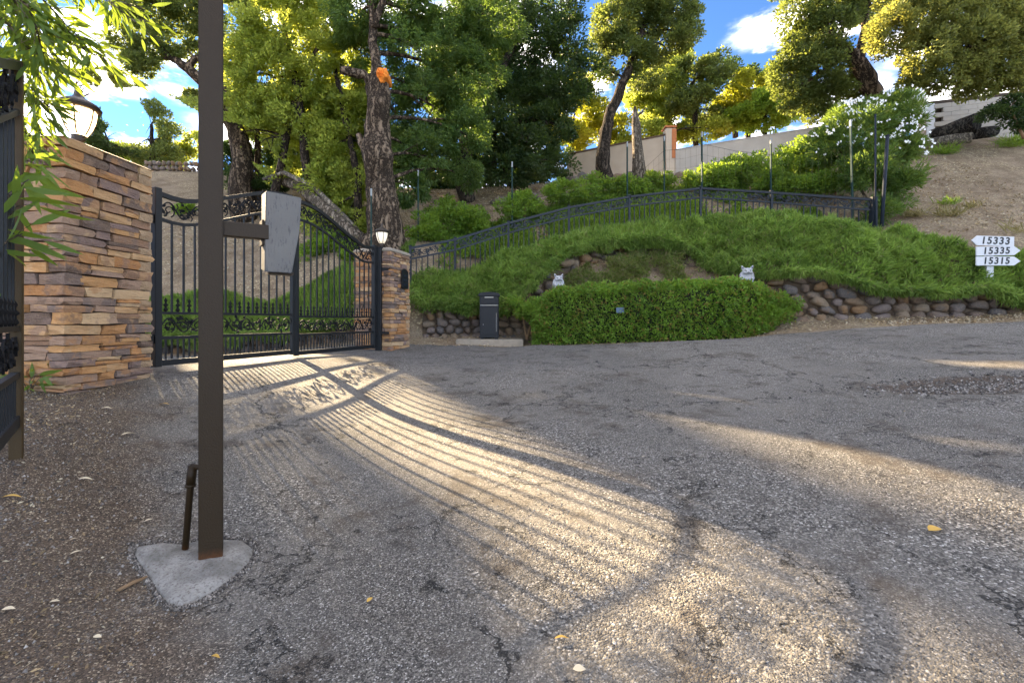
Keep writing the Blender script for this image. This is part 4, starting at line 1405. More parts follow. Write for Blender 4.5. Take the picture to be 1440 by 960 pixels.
o = empty('brick_column', (cc.x, cc.y, cc.z - 2.5), 'narrow terracotta column between the two stucco walls on the hill', 'column')
MB().box((cc.x, cc.y, P(941, 183, 20.5).z - 1.8), (.42, .42, 3.6)).build('shaft', M['stucco'], o)
MB().box((cc.x + .15, cc.y - .2, P(941, 181, 20.5).z - .75), (.20, .06, 1.3)).build('painted_band', M['orange'], o)
MB().box((cc.x, cc.y, P(941, 181, 20.5).z), (.52, .52, .08)).build('cap', M['orange'], o)

# block wall of the house yard, upper right
bw = empty('block_wall', tuple(P(1370, 190, 20)), 'pale block garden wall at the top of the dirt slope behind the cut logs', 'wall')
a, b = P(1292, 152, 20.5), P(1500, 122, 19.0)
u = Vector((b.x - a.x, b.y - a.y, 0)); L = u.length; u.normalize(); nn = Vector((u.y, -u.x, 0))
blk = MB().box((0, 0, 0), (2, 2, 2)).mesh('block', bevel=.04); blk.materials.append(M['block'])
zbase = P(1292, 200, 20.5).z - .2
MB().bar(Vector((a.x, a.y, zbase + 1.0)) - nn * .12, Vector((b.x, b.y, zbase + 1.0)) - nn * .12, .12, 2.0).build('mortar_bed', M['mortar'], bw)
for r_ in range(12):
    x = .55 + (.3 if r_ % 2 else 0)
    while x < L - .3:
        z = zbase + .1 + .2 * r_
        if z < a.z + (b.z - a.z) * x / L:
            c = a + u * (x + .3); c.z = z
            o2 = bpy.data.objects.new('block', blk); COL.objects.link(o2); o2.parent = bw
            o2.location = c - bw.location; o2.rotation_euler = (0, 0, math.atan2(u.y, u.x)); o2.scale = (.295, .08, .096)
        x += .6
MB().box(a + Vector((.0, 0, -.8)), (.35, .35, 2.6)).build('end_pier', M['stucco'], bw)
MB().box(a + u * .38 + Vector((0, 0, -.9)) + nn * .05, (.38, .10, 2.0)).build('door', M['signwhite'], bw)

def log(name, label, pts, rads, mat, endmat=None, group=None):
    o = empty(name, tuple(pts[0]), label, 'log', group)
    MB().tube(pts, rads, 12, True, .22).build('log_body', mat, o, smooth=True)
    if endmat:
        d = (pts[0] - pts[1]).normalized()
        m = d.to_track_quat('Z', 'Y').to_matrix()
        MB().lathe(pts[0] + d * .01, [(rads[0] * .92, 0), (rads[0] * .95, .02), (rads[0] * .7, .03)], 12, m).build('cut_face', endmat, o)
    return o
log('felled_log', 'thick dark cut log with round sawn end at the top of the dirt slope', [P(1372, 172, 17.2), P(1352, 179, 17.6), P(1325, 186, 18.0), P(1308, 190, 18.2)], [.34, .32, .25, .20], M['logend'], M['logend'])
log('felled_log', 'bleached grey log lying below the thick dark cut log', [P(1364, 194, 17.0), P(1340, 196, 17.2), P(1306, 200, 17.5)], [.20, .19, .15], M['logpale'], M['logpale'])
log('felled_log', 'short dark log piece right of the thick cut log', [P(1398, 185, 17.3), P(1385, 187, 17.3), P(1370, 189, 17.3)], [.20, .21, .2], M['logend'], M['logpale'])
log('fallen_tree', 'long bare fallen trunk sloping down behind the arch of the gate', [P(378, 248, 15.5), P(420, 262, 14.8), P(455, 290, 13.9), P(490, 322, 13.2), P(528, 350, 12.7)], [.13, .17, .19, .18, .16], M['barkpale'], None)
log('fallen_tree', 'thin bare trunk arching over the gate, just left of the gnarled trunk', [P(370, 252, 14.9), P(400, 243, 14.6), P(440, 262, 14.2), P(480, 300, 13.6), P(515, 338, 13.0)], [.05, .07, .08, .08, .07], M['logpale'], None)
rk = random.Random(5)
descr = ['dark', 'brown', 'grey', 'flat', 'jagged', 'small', 'mossy', 'pale']
spots = [(806, 238, 'leftmost dark rock at the foot of the cream wall'), (822, 241, 'low brown rock at the foot of the cream wall'), (838, 244, 'dark rock touching the left side of the leaning oak trunk'),
         (866, 243, 'dark rock just right of the leaning oak trunk'), (878, 246, 'small rock between the leaning oak and the dead snag'), (889, 245, 'grey rock against the left side of the dead snag'),
         (912, 247, 'brown rock just right of the dead snag'), (924, 243, 'upright grey rock right of the dead snag'), (958, 240, 'rounded rock below the terracotta column'),
         (700, 262, 'long dark rock in the shade under the dense dark oak'), (745, 268, 'brown rock beside a fence post under the dense dark oak')]
for i, (px, py, lab) in enumerate(spots):
    d = 19.3 if px > 790 else 17.2
    p = P(px, py, d)
    o = bpy.data.objects.new('rock', BOULD[i % 8]); COL.objects.link(o)
    p.z = Hs(p.x, p.y) + .06
    o.location = p; s = rk.uniform(.22, .36) * (1.1 if 690 < px < 750 else 1); o.scale = (s * 1.3, s, s * .8); o.rotation_euler = (rk.uniform(-.3, .3), rk.uniform(-.3, .3), rk.uniform(0, 6))
    tag(o, lab, 'rock', 'rocks at the foot of the hillside trees')
# ------------------------------------------------------------------ call-box post, foreground left
pz = 0.0
px_, py_ = (297 - 720) / F * 2.25, 2.25
cb = empty('call_box_post', (px_, py_, pz), 'tall square brown steel post with side arm carrying a grey call box', 'post')
rot = Matrix.Rotation(math.radians(31), 3, 'Z')
MB().box((px_, py_, 1.66), (.100, .100, 3.36), rot).build('post', M['brown'], cb, bevel=.004, segs=2)
MB().box((px_, py_, 3.35), (.106, .106, .012), rot).build('post_cap', M['brown'], cb)
arm_a = Vector((px_, py_, 1.655)) + Vector((.857, .515, 0)) * .04; arm_b = arm_a + Vector((.857, .515, 0)) * .21
MB().bar(arm_a, arm_b, .055, .074).build('arm', M['brown'], cb, bevel=.003)
u = Vector((.79, .61, 0)).normalized(); bk = Vector((-.61, .79, 0)).normalized()
o0 = Vector((-1.272, 2.352, 0))
def cbp(l, dpt, z): return Vector((o0.x, o0.y, z)) + u * l + bk * dpt
zt, zb = 1.868, 1.450
bx_ = MB(); bx_.add([cbp(-.006, 0, zb), cbp(.124, 0, zb), cbp(.117, .12, zb + .02), cbp(-.004, .12, zb + .02), cbp(0, 0, zt), cbp(.172, 0, zt - .008), cbp(.172, .125, zt), cbp(0, .125, zt + .01),
                     cbp(-.003, 0, zt - .19), cbp(.162, 0, zt - .19), cbp(.158, .125, zt - .19), cbp(-.002, .125, zt - .19)],
                    [(3, 2, 1, 0), (4, 5, 6, 7), (0, 1, 9, 8), (8, 9, 5, 4), (1, 2, 10, 9), (9, 10, 6, 5), (2, 3, 11, 10), (10, 11, 7, 6), (3, 0, 8, 11), (11, 8, 4, 7)])
box_o = bx_.build('call_box', M['dusty'], cb, bevel=.004, segs=2)
MB().box(cbp(.08, .075, zb + .0), (.12, .09, .012), Matrix.Rotation(math.radians(38), 3, 'Z')).build('base_plate', M['brown'], box_o)
MB().box(cbp(-.010, .05, 1.655), (.012, .07, .13), Matrix.Rotation(math.radians(38), 3, 'Z')).build('mounting_flange', M['brown'], cb)
cd = MB(); c0 = P(259, 790, 2.27); c1 = P(269, 668, 2.27); c2 = P(271, 655, 2.27); c3 = P(283, 657, 2.27)
cd.tube([c0, c1, c2 + Vector((0.002, 0, .002))], .0155, 10); cd.tube([c2 - Vector((.006, 0, 0)), c3], .013, 10)
cd.tube([c1 + (c0 - c1) * .12, c2 + Vector((0, 0, .003))], .021, 10); cd.tube([c1 + (c0 - c1) * .10, c1 + (c0 - c1) * .13], .024, 10)
cd.build('conduit', M['brown'], cb, smooth=True)

# concrete footing poured round the post
poly = [(192, 772), (225, 768), (258, 770), (285, 763), (318, 762), (342, 764), (356, 776), (352, 792), (338, 808), (318, 822), (300, 838), (278, 850), (252, 858), (236, 854), (224, 842), (216, 826), (206, 812), (196, 798), (190, 786)]
ring = [G(a, b) for a, b in poly]
cen = sum(ring, Vector()) / len(ring)
mb = MB(); n = len(ring); rings = []
for s, dz in ((1.03, -.03), (1.0, .014), (.90, .030), (.62, .036), (.3, .040)):
    rings.append([Vector((cen.x + (p.x - cen.x) * s + R.uniform(-.004, .004), cen.y + (p.y - cen.y) * s + R.uniform(-.004, .004), Hs(p.x, p.y) * s + cen.z * (1 - s) + dz + R.uniform(-.003, .003))) for p in ring])
for r_ in rings: mb.v += [tuple(q) for q in r_]
for k in range(len(rings) - 1):
    for i in range(n):
        j = (i + 1) % n; mb.f.append((k * n + i, k * n + j, (k + 1) * n + j, (k + 1) * n + i))
mb.v.append((cen.x, cen.y, cen.z + .042)); 
for i in range(n): mb.f.append(((len(rings) - 1) * n + i, (len(rings) - 1) * n + (i + 1) % n, len(mb.v) - 1))
o = mb.build('concrete_footing', M['concrete'], smooth=True)
tag(o, 'rough pale concrete footing poured on the asphalt round the brown post', 'footing')

ga = RN.uniform(0, 1, 1500) * n; gi = ga.astype(int); gf = ga - gi
gx = np.array([p.x for p in ring] + [ring[0].x]); gy = np.array([p.y for p in ring] + [ring[0].y])
rx_ = gx[gi] * (1 - gf) + gx[gi + 1] * gf; ry_ = gy[gi] * (1 - gf) + gy[gi + 1] * gf
sc_ = 1.04 + np.abs(RN.normal(size=1500)) * .07 - .05 * RN.uniform(0, 1, 1500)
gravel('gravel', cen.x + (rx_ - cen.x) * sc_, cen.y + (ry_ - cen.y) * sc_, .0065, M['gravel'], .016)

# ------------------------------------------------------------------ parcel box on a slab
sl = empty('concrete_slab', (-.5, 10.45, .6), 'worn concrete slab under the black parcel box', 'slab')
MB().box((-.5, 10.47, .655), (1.50, .72, .23)).build('slab', M['slab'], sl, bevel=.015, segs=2)
zs = .772
mbx = empty('parcel_box', (-.52, 10.5, zs), 'black steel parcel mailbox with curved top and slot on a worn slab', 'mailbox')
X0, Y0 = -.52, 10.5; W, D = .43, .38; Z0, Z1 = zs + .05, 1.74
MB().box((X0, Y0, (Z0 + Z1) / 2), (W, D, Z1 - Z0)).build('body', M['mailbox'], mbx, bevel=.006)
MB().box((X0, Y0, Z0 - .002), (W + .03, D + .03, .03)).build('plinth', M['mailbox'], mbx, bevel=.004)
for sx in (-1, 1):
    for sy in (-1, 1):
        MB().box((X0 + sx * (W / 2 - .05), Y0 + sy * (D / 2 - .04), zs + .016), (.06, .06, .034)).build('foot', M['mailbox'], mbx)
tp = [(-W / 2 - .025, 0), (W / 2 + .025, 0)] + [((W / 2 + .025) * math.cos(a), .045 + .05 * math.sin(a)) for a in np.linspace(0, math.pi, 11)]
MB().prism(tp, D / 2 + .03, Matrix.Translation((X0, Y0, Z1 + .002))).build('lid', M['mailbox'], mbx, bevel=.004)
MB().box((X0, Y0 - D / 2 - .006, (Z0 + 1.50) / 2 + .02), (W - .07, .014, 1.44 - Z0)).build('door', M['mailbox'], mbx, bevel=.004)
MB().box((X0, Y0 - D / 2 - .008, 1.535), (W - .03, .018, .012)).build('trim_line', M['mailtrim'], mbx)
MB().box((X0, Y0 - D / 2 - .012, 1.715), (.20, .022, .020)).build('slot_flap', M['mailtrim'], mbx, bevel=.003)
MB().box((X0, Y0 - D / 2 - .006, 1.64), (W - .06, .013, .12)).build('drop_panel', M['mailbox'], mbx, bevel=.003)
MB().box((X0 + .165, Y0 - D / 2 - .0155, 1.15), (.006, .006, .42)).build('handle_strip', M['mailtrim'], mbx)
MB().lathe((X0 - .13, Y0 - D / 2 - .012, 1.10), [(.010, 0), (.010, .012), (.004, .014)], 8, Matrix.Rotation(math.pi / 2, 3, 'X')).build('lock', M['mailtrim'], mbx)

# ------------------------------------------------------------------ lanterns
def lantern(loc, s, label, glass, group='lanterns on the gate pillars'):
    root = empty('lantern', loc, label, 'lantern', group)
    def part(name, mb, mat, **k):
        me = mb.mesh(name, **k); me.materials.append(mat)
        o = bpy.data.objects.new(name, me); COL.objects.link(o); o.parent = root; o.scale = (s, s, s)
        return o
    part('base', MB().lathe((0, 0, 0), [(.07, 0), (.075, .012), (.045, .03), (.028, .05), (.032, .09), (.05, .11), (.03, .125), (.055, .14)], 12), M['bronze'], smooth=True)
    g = [(.055, .145), (.085, .20), (.108, .27), (.118, .34), (.118, .36)]
    part('glass_shade', MB().lathe((0, 0, 0), g, 12), glass, smooth=True)
    for k in range(6):
        a = math.pi / 3 * k
        m = MB().tube([(r * 1.05 * math.cos(a), r * 1.05 * math.sin(a), z) for r, z in g], .006, 4)
        part('rib', m, M['bronze'])
    part('rim', MB().lathe((0, 0, 0), [(.11, .355), (.135, .36), (.15, .37), (.15, .385)], 16), M['bronze'], smooth=True)
    part('roof', MB().lathe((0, 0, 0), [(.155, .38), (.135, .41), (.08, .445), (.045, .465), (.03, .49), (.02, .50), (.028, .52), (.015, .545), (.003, .56)], 16), M['bronze'], smooth=True)
    return root
lantern((A.x - .27, A.y + .42, ZP + .02), 1.12, 'glowing bronze lantern with domed roof on the tall near pillar, partly behind leaves', M['lit'])
lantern(((C0.x + C2.x) / 2, (C0.y + C2.y) / 2 - .05, ZQ + .028), 1.0, 'small unlit bronze lantern standing on the far stone pillar', M['dim'])

# ------------------------------------------------------------------ cat statues
def remeshed(mb, voxel, name):
    me = mb.mesh(name)
    o = bpy.data.objects.new('tmp', me); COL.objects.link(o)
    md = o.modifiers.new('r', 'REMESH'); md.mode = 'VOXEL'; md.voxel_size = voxel
    sm = o.modifiers.new('s', 'SMOOTH'); sm.factor = .5; sm.iterations = 2
    dg = bpy.context.evaluated_depsgraph_get()
    out = bpy.data.meshes.new_from_object(o.evaluated_get(dg))
    bpy.data.objects.remove(o); 
    out.name = name
    out.polygons.foreach_set('use_smooth', [True] * len(out.polygons))
    return out
def ell(mb, c, r, m=None):
    prof = [(math.sin(a), -math.cos(a)) for a in np.linspace(.12, math.pi - .12, 9)]
    s = Matrix.Diagonal(Vector(r))
    mm = (m @ s) if m is not None else s
    return mb.lathe(c, prof, 12, mm)
def cat(loc, s, rz, label):
    root = empty('cat_statue', loc, label, 'statue', 'grey cat statues behind the hedge', rz)
    b = MB()
    ell(b, (0, .02, .15), (.155, .13, .16))           # hunched body
    ell(b, (-.10, -.02, .17), (.06, .07, .12)); ell(b, (.10, -.02, .17), (.06, .07, .12))   # shoulders
    ell(b, (-.09, -.09, .03), (.055, .09, .035)); ell(b, (.09, -.09, .03), (.055, .09, .035))  # feet
    ell(b, (0, 0, .02), (.15, .14, .03))
    b.tube([(-.13, -.04, .15), (-.09, -.13, .10), (-.01, -.15, .12)], [.035, .032, .03], 8)   # folded forelegs
    b.tube([(.13, -.04, .15), (.09, -.13, .10), (.01, -.15, .12)], [.035, .032, .03], 8)
    ell(b, (0, -.06, .29), (.105, .09, .085))          # head
    ell(b, (0, -.14, .262), (.048, .05, .038))         # muzzle
    ell(b, (-.065, -.10, .262), (.045, .04, .032)); ell(b, (.065, -.10, .262), (.045, .04, .032))   # cheeks
    ell(b, (-.045, -.13, .325), (.035, .02, .014)); ell(b, (.045, -.13, .325), (.035, .02, .014))   # brows
    for sx in (-1, 1):
        b.tube([(sx * .070, -.05, .33), (sx * .10, -.055, .385), (sx * .118, -.06, .43)], [.045, .030, .008], 6)
    me = remeshed(b, .011, 'cat_body'); me.materials.append(M['cast'])
    o = bpy.data.objects.new('body', me); COL.objects.link(o); o.parent = root; o.scale = (s, s, s)
    def part(name, mb, mat):
        me = mb.mesh(name, smooth=True); me.materials.append(mat)
        o = bpy.data.objects.new(name, me); COL.objects.link(o); o.parent = root; o.scale = (s, s, s)
    for sx in (-1, 1):
        part('eye', ell(MB(), (sx * .042, -.142, .302), (.016, .010, .010)), M['castdark'])
        part('inner_ear', ell(MB(), (sx * .095, -.088, .372), (.014, .010, .024)), M['castdark'])
    part('nose', ell(MB(), (0, -.190, .272), (.013, .010, .009)), M['castdark'])
    part('mouth', MB().tube([(-.03, -.172, .248), (0, -.187, .243), (.03, -.172, .248)], .005, 5), M['castdark'])
# plinth stones under the statues
for (px, py, d, s, rz, lab) in [(785, 407, 10.70, .86, .12, 'smaller grey cat statue peering over the left half of the hedge'), (1050, 400, 10.35, 1.0, -.25, 'larger grey cat statue with folded paws above the right end of the hedge')]:
    p = P(px, py, d)
    cat(tuple(p), s, rz, lab)
    zg = Hs(p.x, p.y)
    o = empty('stone_plinth', (p.x, p.y, zg), ('stacked stone plinth under the smaller left cat statue' if px < 900 else 'stacked stone plinth under the larger right cat statue'), 'plinth')
    k = 0; z = p.z - .06
    while z > zg - .05:
        place_piece('boulder', BOULD[k % 8], (p.x, p.y + .02, z), (1, 0, 0), (0, -1, 0), (.42, .40, .15), o, .1 * (-1) ** k); z -= .12; k += 1

# ------------------------------------------------------------------ arrow signs with house numbers
sg_p = P(1392, 376, 9.25)
sg = empty('address_sign', (sg_p.x, sg_p.y, Hs(sg_p.x, sg_p.y)), 'white arrow boards 15333, 15335 and 15315 on a short white post by the road', 'sign')
MB().box((sg_p.x - .0, sg_p.y + .02, (sg_p.z + .1) / 2 + Hs(sg_p.x, sg_p.y) / 2), (.14, .06, sg_p.z + .75 - Hs(sg_p.x, sg_p.y))).build('post', M['signwhite'], sg, bevel=.004)
def text_mesh(txt, size, bold=.012):
    cu = bpy.data.curves.new('digits', 'FONT'); cu.body = txt; cu.size = size; cu.offset = bold * size; cu.extrude = .002
    cu.align_x = 'CENTER'; cu.align_y = 'CENTER'; cu.space_character = 1.22; cu.shear = .12
    o = bpy.data.objects.new('tmp', cu); COL.objects.link(o)
    dg = bpy.context.evaluated_depsgraph_get()
    me = bpy.data.meshes.new_from_object(o.evaluated_get(dg))
    bpy.data.objects.remove(o); bpy.data.curves.remove(cu)
    return me
for (txt, xa, xb, yt, yb, tipdir, dz) in [('15333', 1372, 1424, 332.5, 346, -1, .02), ('15335', 1371, 1424, 346.8, 359.5, 1, -.01), ('15315', 1371, 1424, 361, 373.5, 1, 0.0)]:
    a = P(xa, (yt + yb) / 2, 9.22); b = P(xb, (yt + yb) / 2, 9.22)
    w = (b.x - a.x); h = (yb - yt) / F * 9.22
    cx = (a.x + b.x) / 2
    ol = [(-w / 2, -h / 2), (w / 2, -h / 2), (w / 2 + .13, 0), (w / 2, h / 2), (-w / 2, h / 2)] if tipdir > 0 else [(-w / 2, -h / 2), (w / 2, -h / 2), (w / 2, h / 2), (-w / 2, h / 2), (-w / 2 - .11, 0)]
    mt_ = Matrix.Translation((cx, 9.2, a.z)) @ Matrix.Rotation(dz * 1.5, 4, 'Y')
    bd = MB().prism(ol, .011, mt_).build('arrow_board', M['signwhite'], sg, bevel=.002)
    me = text_mesh(txt, h * 1.02, .03)
    me.materials.clear(); me.materials.append(M['signblack'])
    m4 = Matrix.Translation((cx + (.015 if tipdir > 0 else -.01), 9.2 - .0135, a.z)) @ Matrix.Rotation(dz * 1.5, 4, 'Y') @ Matrix.Rotation(math.pi / 2, 4, 'X')
    me.transform(m4)
    link_mesh('house_number', me, None, bd)

# ------------------------------------------------------------------ plants up the slope
def bush(label, blobs, n, mat='bush', leaf=(.10, .05), clump=.22, group='bushes behind the iron fence', name='bush', **k):
    b = blobs[0]
    plant(name, label, 'bush', group, (b[0][0], b[0][1], Hs(b[0][0], b[0][1])), [[(Vector((b[0][0], b[0][1], Hs(b[0][0], b[0][1]) - .05)), .04), (Vector(b[0]), .02)]], blobs, M[mat], M['twig'], n, leaf, clump, .02, .35, seed=int(b[0][0] * 10) % 97, trunk_n=5, **k)
bush('bright yellow green bush behind the iron fence just right of the gnarled trunk', [B(640, 312, 13.9, 42, 26), B(600, 325, 13.4, 26, 22), B(665, 318, 13.9, 25, 18), B(618, 295, 14.2, 22, 16)], 11000)
bush('loose green bush at the steel post in the middle of the sloping iron fence', [B(738, 288, 14.6, 26, 16), B(715, 298, 14.4, 16, 12)], 4200)
bush('low green bush climbing toward the leaning oak', [B(800, 272, 15.6, 42, 13), B(838, 258, 16.2, 24, 12)], 6500)
bush('pale green clump at the foot of the dead snag', [B(885, 262, 15.8, 30, 11), B(925, 255, 16.2, 22, 10)], 4500)
bush('dense green bush behind the peak of the iron fence', [B(1015, 248, 15.6, 36, 20), B(985, 252, 15.4, 22, 13), B(1045, 238, 15.6, 26, 22)], 10500)
bush('tall leafy bush left of the white flowering shrub', [B(1100, 238, 15.2, 38, 26), B(1140, 222, 15.0, 32, 30), B(1075, 250, 14.8, 26, 16)], 12500)
bush('dark glossy bush just above the right part of the iron fence', [B(1175, 256, 14.0, 36, 18), B(1120, 262, 14.2, 30, 12)], 7000)

bush('yellow green shrub low between the fallen trunk and the gnarled trunk', [B(485, 290, 14.6, 30, 26), B(505, 320, 13.8, 22, 22), B(462, 268, 15.0, 22, 20)], 10000, 'oakgold', group='bushes on the bank behind the gate')
bush('green shrub on the bank behind the far gate leaf', [B(470, 345, 13.6, 34, 22), B(500, 360, 13.2, 24, 20), B(440, 360, 13.4, 22, 14)], 9000, group='bushes on the bank behind the gate')
bush('grey green shrub under the tall oak just right of the brown post', [B(345, 255, 17.5, 26, 16), B(375, 262, 17.0, 22, 14), B(400, 250, 17.4, 20, 14)], 8000, 'oakdark', group='bushes on the bank behind the gate')
bush('small green shrub alone on the bare bank left of the brown post', [B(262, 292, 17.0, 9, 10)], 1200, group='bushes on the bank behind the gate')

ol = [B(1215, 190, 13.6, 40, 34), B(1250, 165, 13.8, 38, 34), B(1170, 205, 13.8, 34, 28), B(1272, 205, 13.4, 28, 30), B(1225, 240, 13.0, 38, 30), B(1262, 262, 12.8, 28, 28), B(1195, 165, 14.2, 26, 22), B(1240, 300, 12.6, 18, 20), B(1275, 145, 13.8, 16, 18)]
b0 = Vector((P(1240, 315, 13.2).x, 13.2, 0)); b0.z = Hs(b0.x, b0.y)
o_root = plant('oleander', 'big oleander shrub covered in white flowers at the right end of the iron fence', 'shrub', None, tuple(b0),
      [[(b0, .05), (P(1220, 200, 13.6), .02)], [(b0 + Vector((.1, 0, 0)), .05), (P(1262, 190, 13.5), .02)], [(b0 - Vector((.2, 0, 0)), .04), (P(1180, 210, 13.7), .02)]], ol, M['oleander'], M['barkpale'], 30000, (.15, .030), .26, .025, .3, seed=3, up=.5)
# flowers: five-petalled clusters
fv = []; ff = []
cn_ = []
for k in range(190):
    c, r = ol[R.choice((0, 1, 2, 3, 6, 6, 1, 0, 8))]
    d = Vector((R.uniform(-1, 1), R.uniform(-1, -.1), R.uniform(-.5, 1))).normalized()
    q = Vector(c) + Vector((d.x * r[0], d.y * r[1], d.z * r[2])) * R.uniform(.95, 1.15)
    cn_.append(q)
fl = MB()
for q in cn_:
    for j in range(R.randint(2, 4)):
        p = q + Vector((R.uniform(-.06, .06), R.uniform(-.05, .02), R.uniform(-.05, .05)))
        for i in range(5):
            a = 2 * math.pi * i / 5 + R.random()
            e1 = Vector((math.cos(a), -.3, math.sin(a))); e2 = Vector((-math.sin(a), 0, math.cos(a)))
            fl.add([p, p + e1 * .02 + e2 * .011, p + e1 * .034, p + e1 * .02 - e2 * .011], [(0, 1, 2, 3)])
tag(fl.build('blossom', M['petal'], o_root), kind='stuff')

# ------------------------------------------------------------------ trees
def tree(label, trunks, blobs, n, mat='oak', bark='bark', leaf=(.13, .07), clump=.42, limb=.06, group='oaks on the hillside', name='oak_tree', seed=1, fill=.45, base=None, **k):
    b = trunks[0][0][0].copy()
    zg = Hs(b.x, b.y)
    trs = []
    for tr in trunks:
        tr = list(tr)
        p0 = tr[0][0].copy(); g_ = Hs(p0.x, p0.y)
        if p0.z > g_ - .1 and p0.z < g_ + 2.0:
            tr[0] = (Vector((p0.x, p0.y, g_ - .2)), tr[0][1] * 1.15)
        trs.append(tr)
    return plant(name, label, 'tree', group, (b.x, b.y, zg), trs, blobs, M[mat], M[bark], n, leaf, clump, limb, fill, seed=seed, **k)

# T4 gnarled trunk behind the far pillar
t4 = tree('thick gnarled trunk right behind the far gate pillar with an orange sawn stub', [T((541, 350, 12.5, 27), (540, 300, 12.5, 22), (536, 240, 12.5, 20), (534, 180, 12.5, 17), (533, 128, 12.5, 16), (532, 104, 12.5, 13)),
      T((531, 120, 12.5, 9), (524, 60, 12.7, 6.5), (525, 10, 12.9, 5), (520, -60, 13, 4)), T((526, 40, 12.7, 4.5), (540, -10, 12.7, 4), (560, -60, 12.9, 3)),
      T((531, 128, 12.5, 8), (512, 106, 12.3, 6), (478, 98, 12.0, 5)), T((528, 350, 12.3, 8), (524, 280, 12.3, 6), (519, 235, 12.4, 5), (505, 190, 12.6, 4))],
     [B(590, 70, 13.5, 52, 46), B(610, 150, 13.6, 48, 42), B(600, 220, 13.6, 36, 32), B(575, 262, 13.4, 24, 22), B(640, 110, 14.0, 45, 50), B(560, 10, 13.5, 50, 38), B(620, 20, 13.8, 55, 45), B(570, 120, 13.8, 22, 30),
      B(655, 190, 14.0, 34, 34), B(560, 170, 14.4, 22, 40), B(575, 215, 14.2, 26, 26), B(640, 60, 14.6, 40, 40), B(500, 70, 14.4, 24, 34), B(680, 90, 14.8, 34, 40), B(505, 20, 13.4, 40, 30), B(650, 245, 14.2, 26, 20), B(700, 30, 14.2, 36, 36)],
     98000, 'pepper', 'bark', (.11, .045), .30, .05, seed=2, trunk_n=14, wob=.55, droop=.25)
cs = MB(); cp = P(537, 104, 12.18)
cpts = []
for i in range(14):
    a = 2 * math.pi * i / 14; r = .17 * (1 + .28 * math.sin(i * 2.7) * math.cos(i * 1.3))
    cpts.append(Vector((cp.x + r * math.cos(a) * .9, cp.y + .03 * math.sin(i * 4.1), cp.z + r * math.sin(a) * 1.1)))
cs.v = [tuple(q) for q in cpts] + [tuple(q * .5 + cp * .5 + Vector((0, -.05 + .04 * math.sin(i * 3.3), 0))) for i, q in enumerate(cpts)] + [tuple(cp + Vector((.02, -.03, -.02)))] + [tuple(q + Vector((0, .45, -.05))) for q in cpts]
for i in range(14):
    j = (i + 1) % 14
    cs.f += [(i, j, 14 + j, 14 + i), (14 + i, 14 + j, 28), (29 + i, 29 + j, j, i)]
o = cs.build('sawn_stub', M['cut'], t4); tag(o, label='bright orange ragged sawn stub of a limb')

tree('sunlit yellow green oak between the brown post and the gnarled trunk', [T((440, 330, 14.5, 7), (432, 250, 14.5, 6), (425, 180, 14.5, 6), (415, 110, 14.5, 5), (400, 40, 14.5, 3)), T((370, 262, 15, 6), (400, 210, 14.8, 5), (412, 150, 14.6, 4), (450, 60, 14.5, 3)), T((500, 330, 13.6, 6), (505, 250, 14, 5), (488, 180, 14.3, 4), (470, 90, 14.4, 3))],
     [B(350, 60, 14.5, 34, 40), B(395, 40, 14.5, 48, 44), B(385, 110, 14.6, 46, 42), B(350, 130, 14.8, 28, 34), B(440, 90, 14.6, 46, 44), B(430, 165, 14.6, 44, 34), B(470, 205, 14.5, 40, 36), B(480, 130, 14.8, 36, 40),
      B(470, 30, 14.8, 44, 42), B(500, 255, 14.3, 26, 30), B(455, 255, 14.5, 28, 26), B(375, 195, 14.8, 30, 28), B(420, -20, 14.8, 60, 40), B(500, 170, 15, 26, 40), B(490, 300, 14.2, 30, 28), B(455, 310, 14.0, 24, 22), B(400, 235, 15.2, 34, 22), B(345, 185, 15.2, 26, 26), B(520, 215, 15.5, 22, 36), B(380, 150, 15.2, 34, 30), B(330, 90, 15.2, 18, 40), B(505, 110, 15.4, 26, 40), B(475, 265, 15.5, 36, 26)],
     100000, 'oakgold', 'barkdark', (.11, .062), .30, .04, seed=5)
tree('tall spreading oak with sparse limbs reaching left over the brown post, clouds behind', [T((345, 262, 16.5, 15), (338, 200, 16.5, 13), (325, 160, 16.5, 11), (290, 120, 16.3, 8), (262, 95, 16.2, 6.5), (236, 78, 16, 4), (205, 40, 16, 3)), T((325, 165, 16.5, 9), (312, 110, 16.8, 7), (300, 60, 16.8, 5), (280, 10, 16.8, 4)), T((262, 95, 16.2, 5), (280, 80, 16.2, 4), (310, 108, 16.4, 4)), T((366, 262, 17, 5), (362, 190, 17, 4), (350, 120, 17, 3.5), (345, 40, 17, 3))],
     [B(178, 62, 16, 22, 28), B(205, 90, 16, 26, 22), B(232, 60, 16, 26, 20), B(215, 20, 16, 36, 26), B(262, 20, 16.4, 34, 24), B(240, -20, 16.4, 60, 24), B(295, 35, 16.6, 26, 22), B(262, 70, 16.2, 14, 14), B(300, 165, 16.6, 15, 17), B(275, 140, 16.6, 14, 10), B(320, 60, 16.8, 20, 22), B(298, 90, 16.6, 12, 10), B(180, 15, 16.2, 20, 20), B(345, -10, 16.8, 30, 30)],
     36000, 'oak', 'bark', (.11, .065), .26, .05, seed=8, fill=.4, twigs=5)
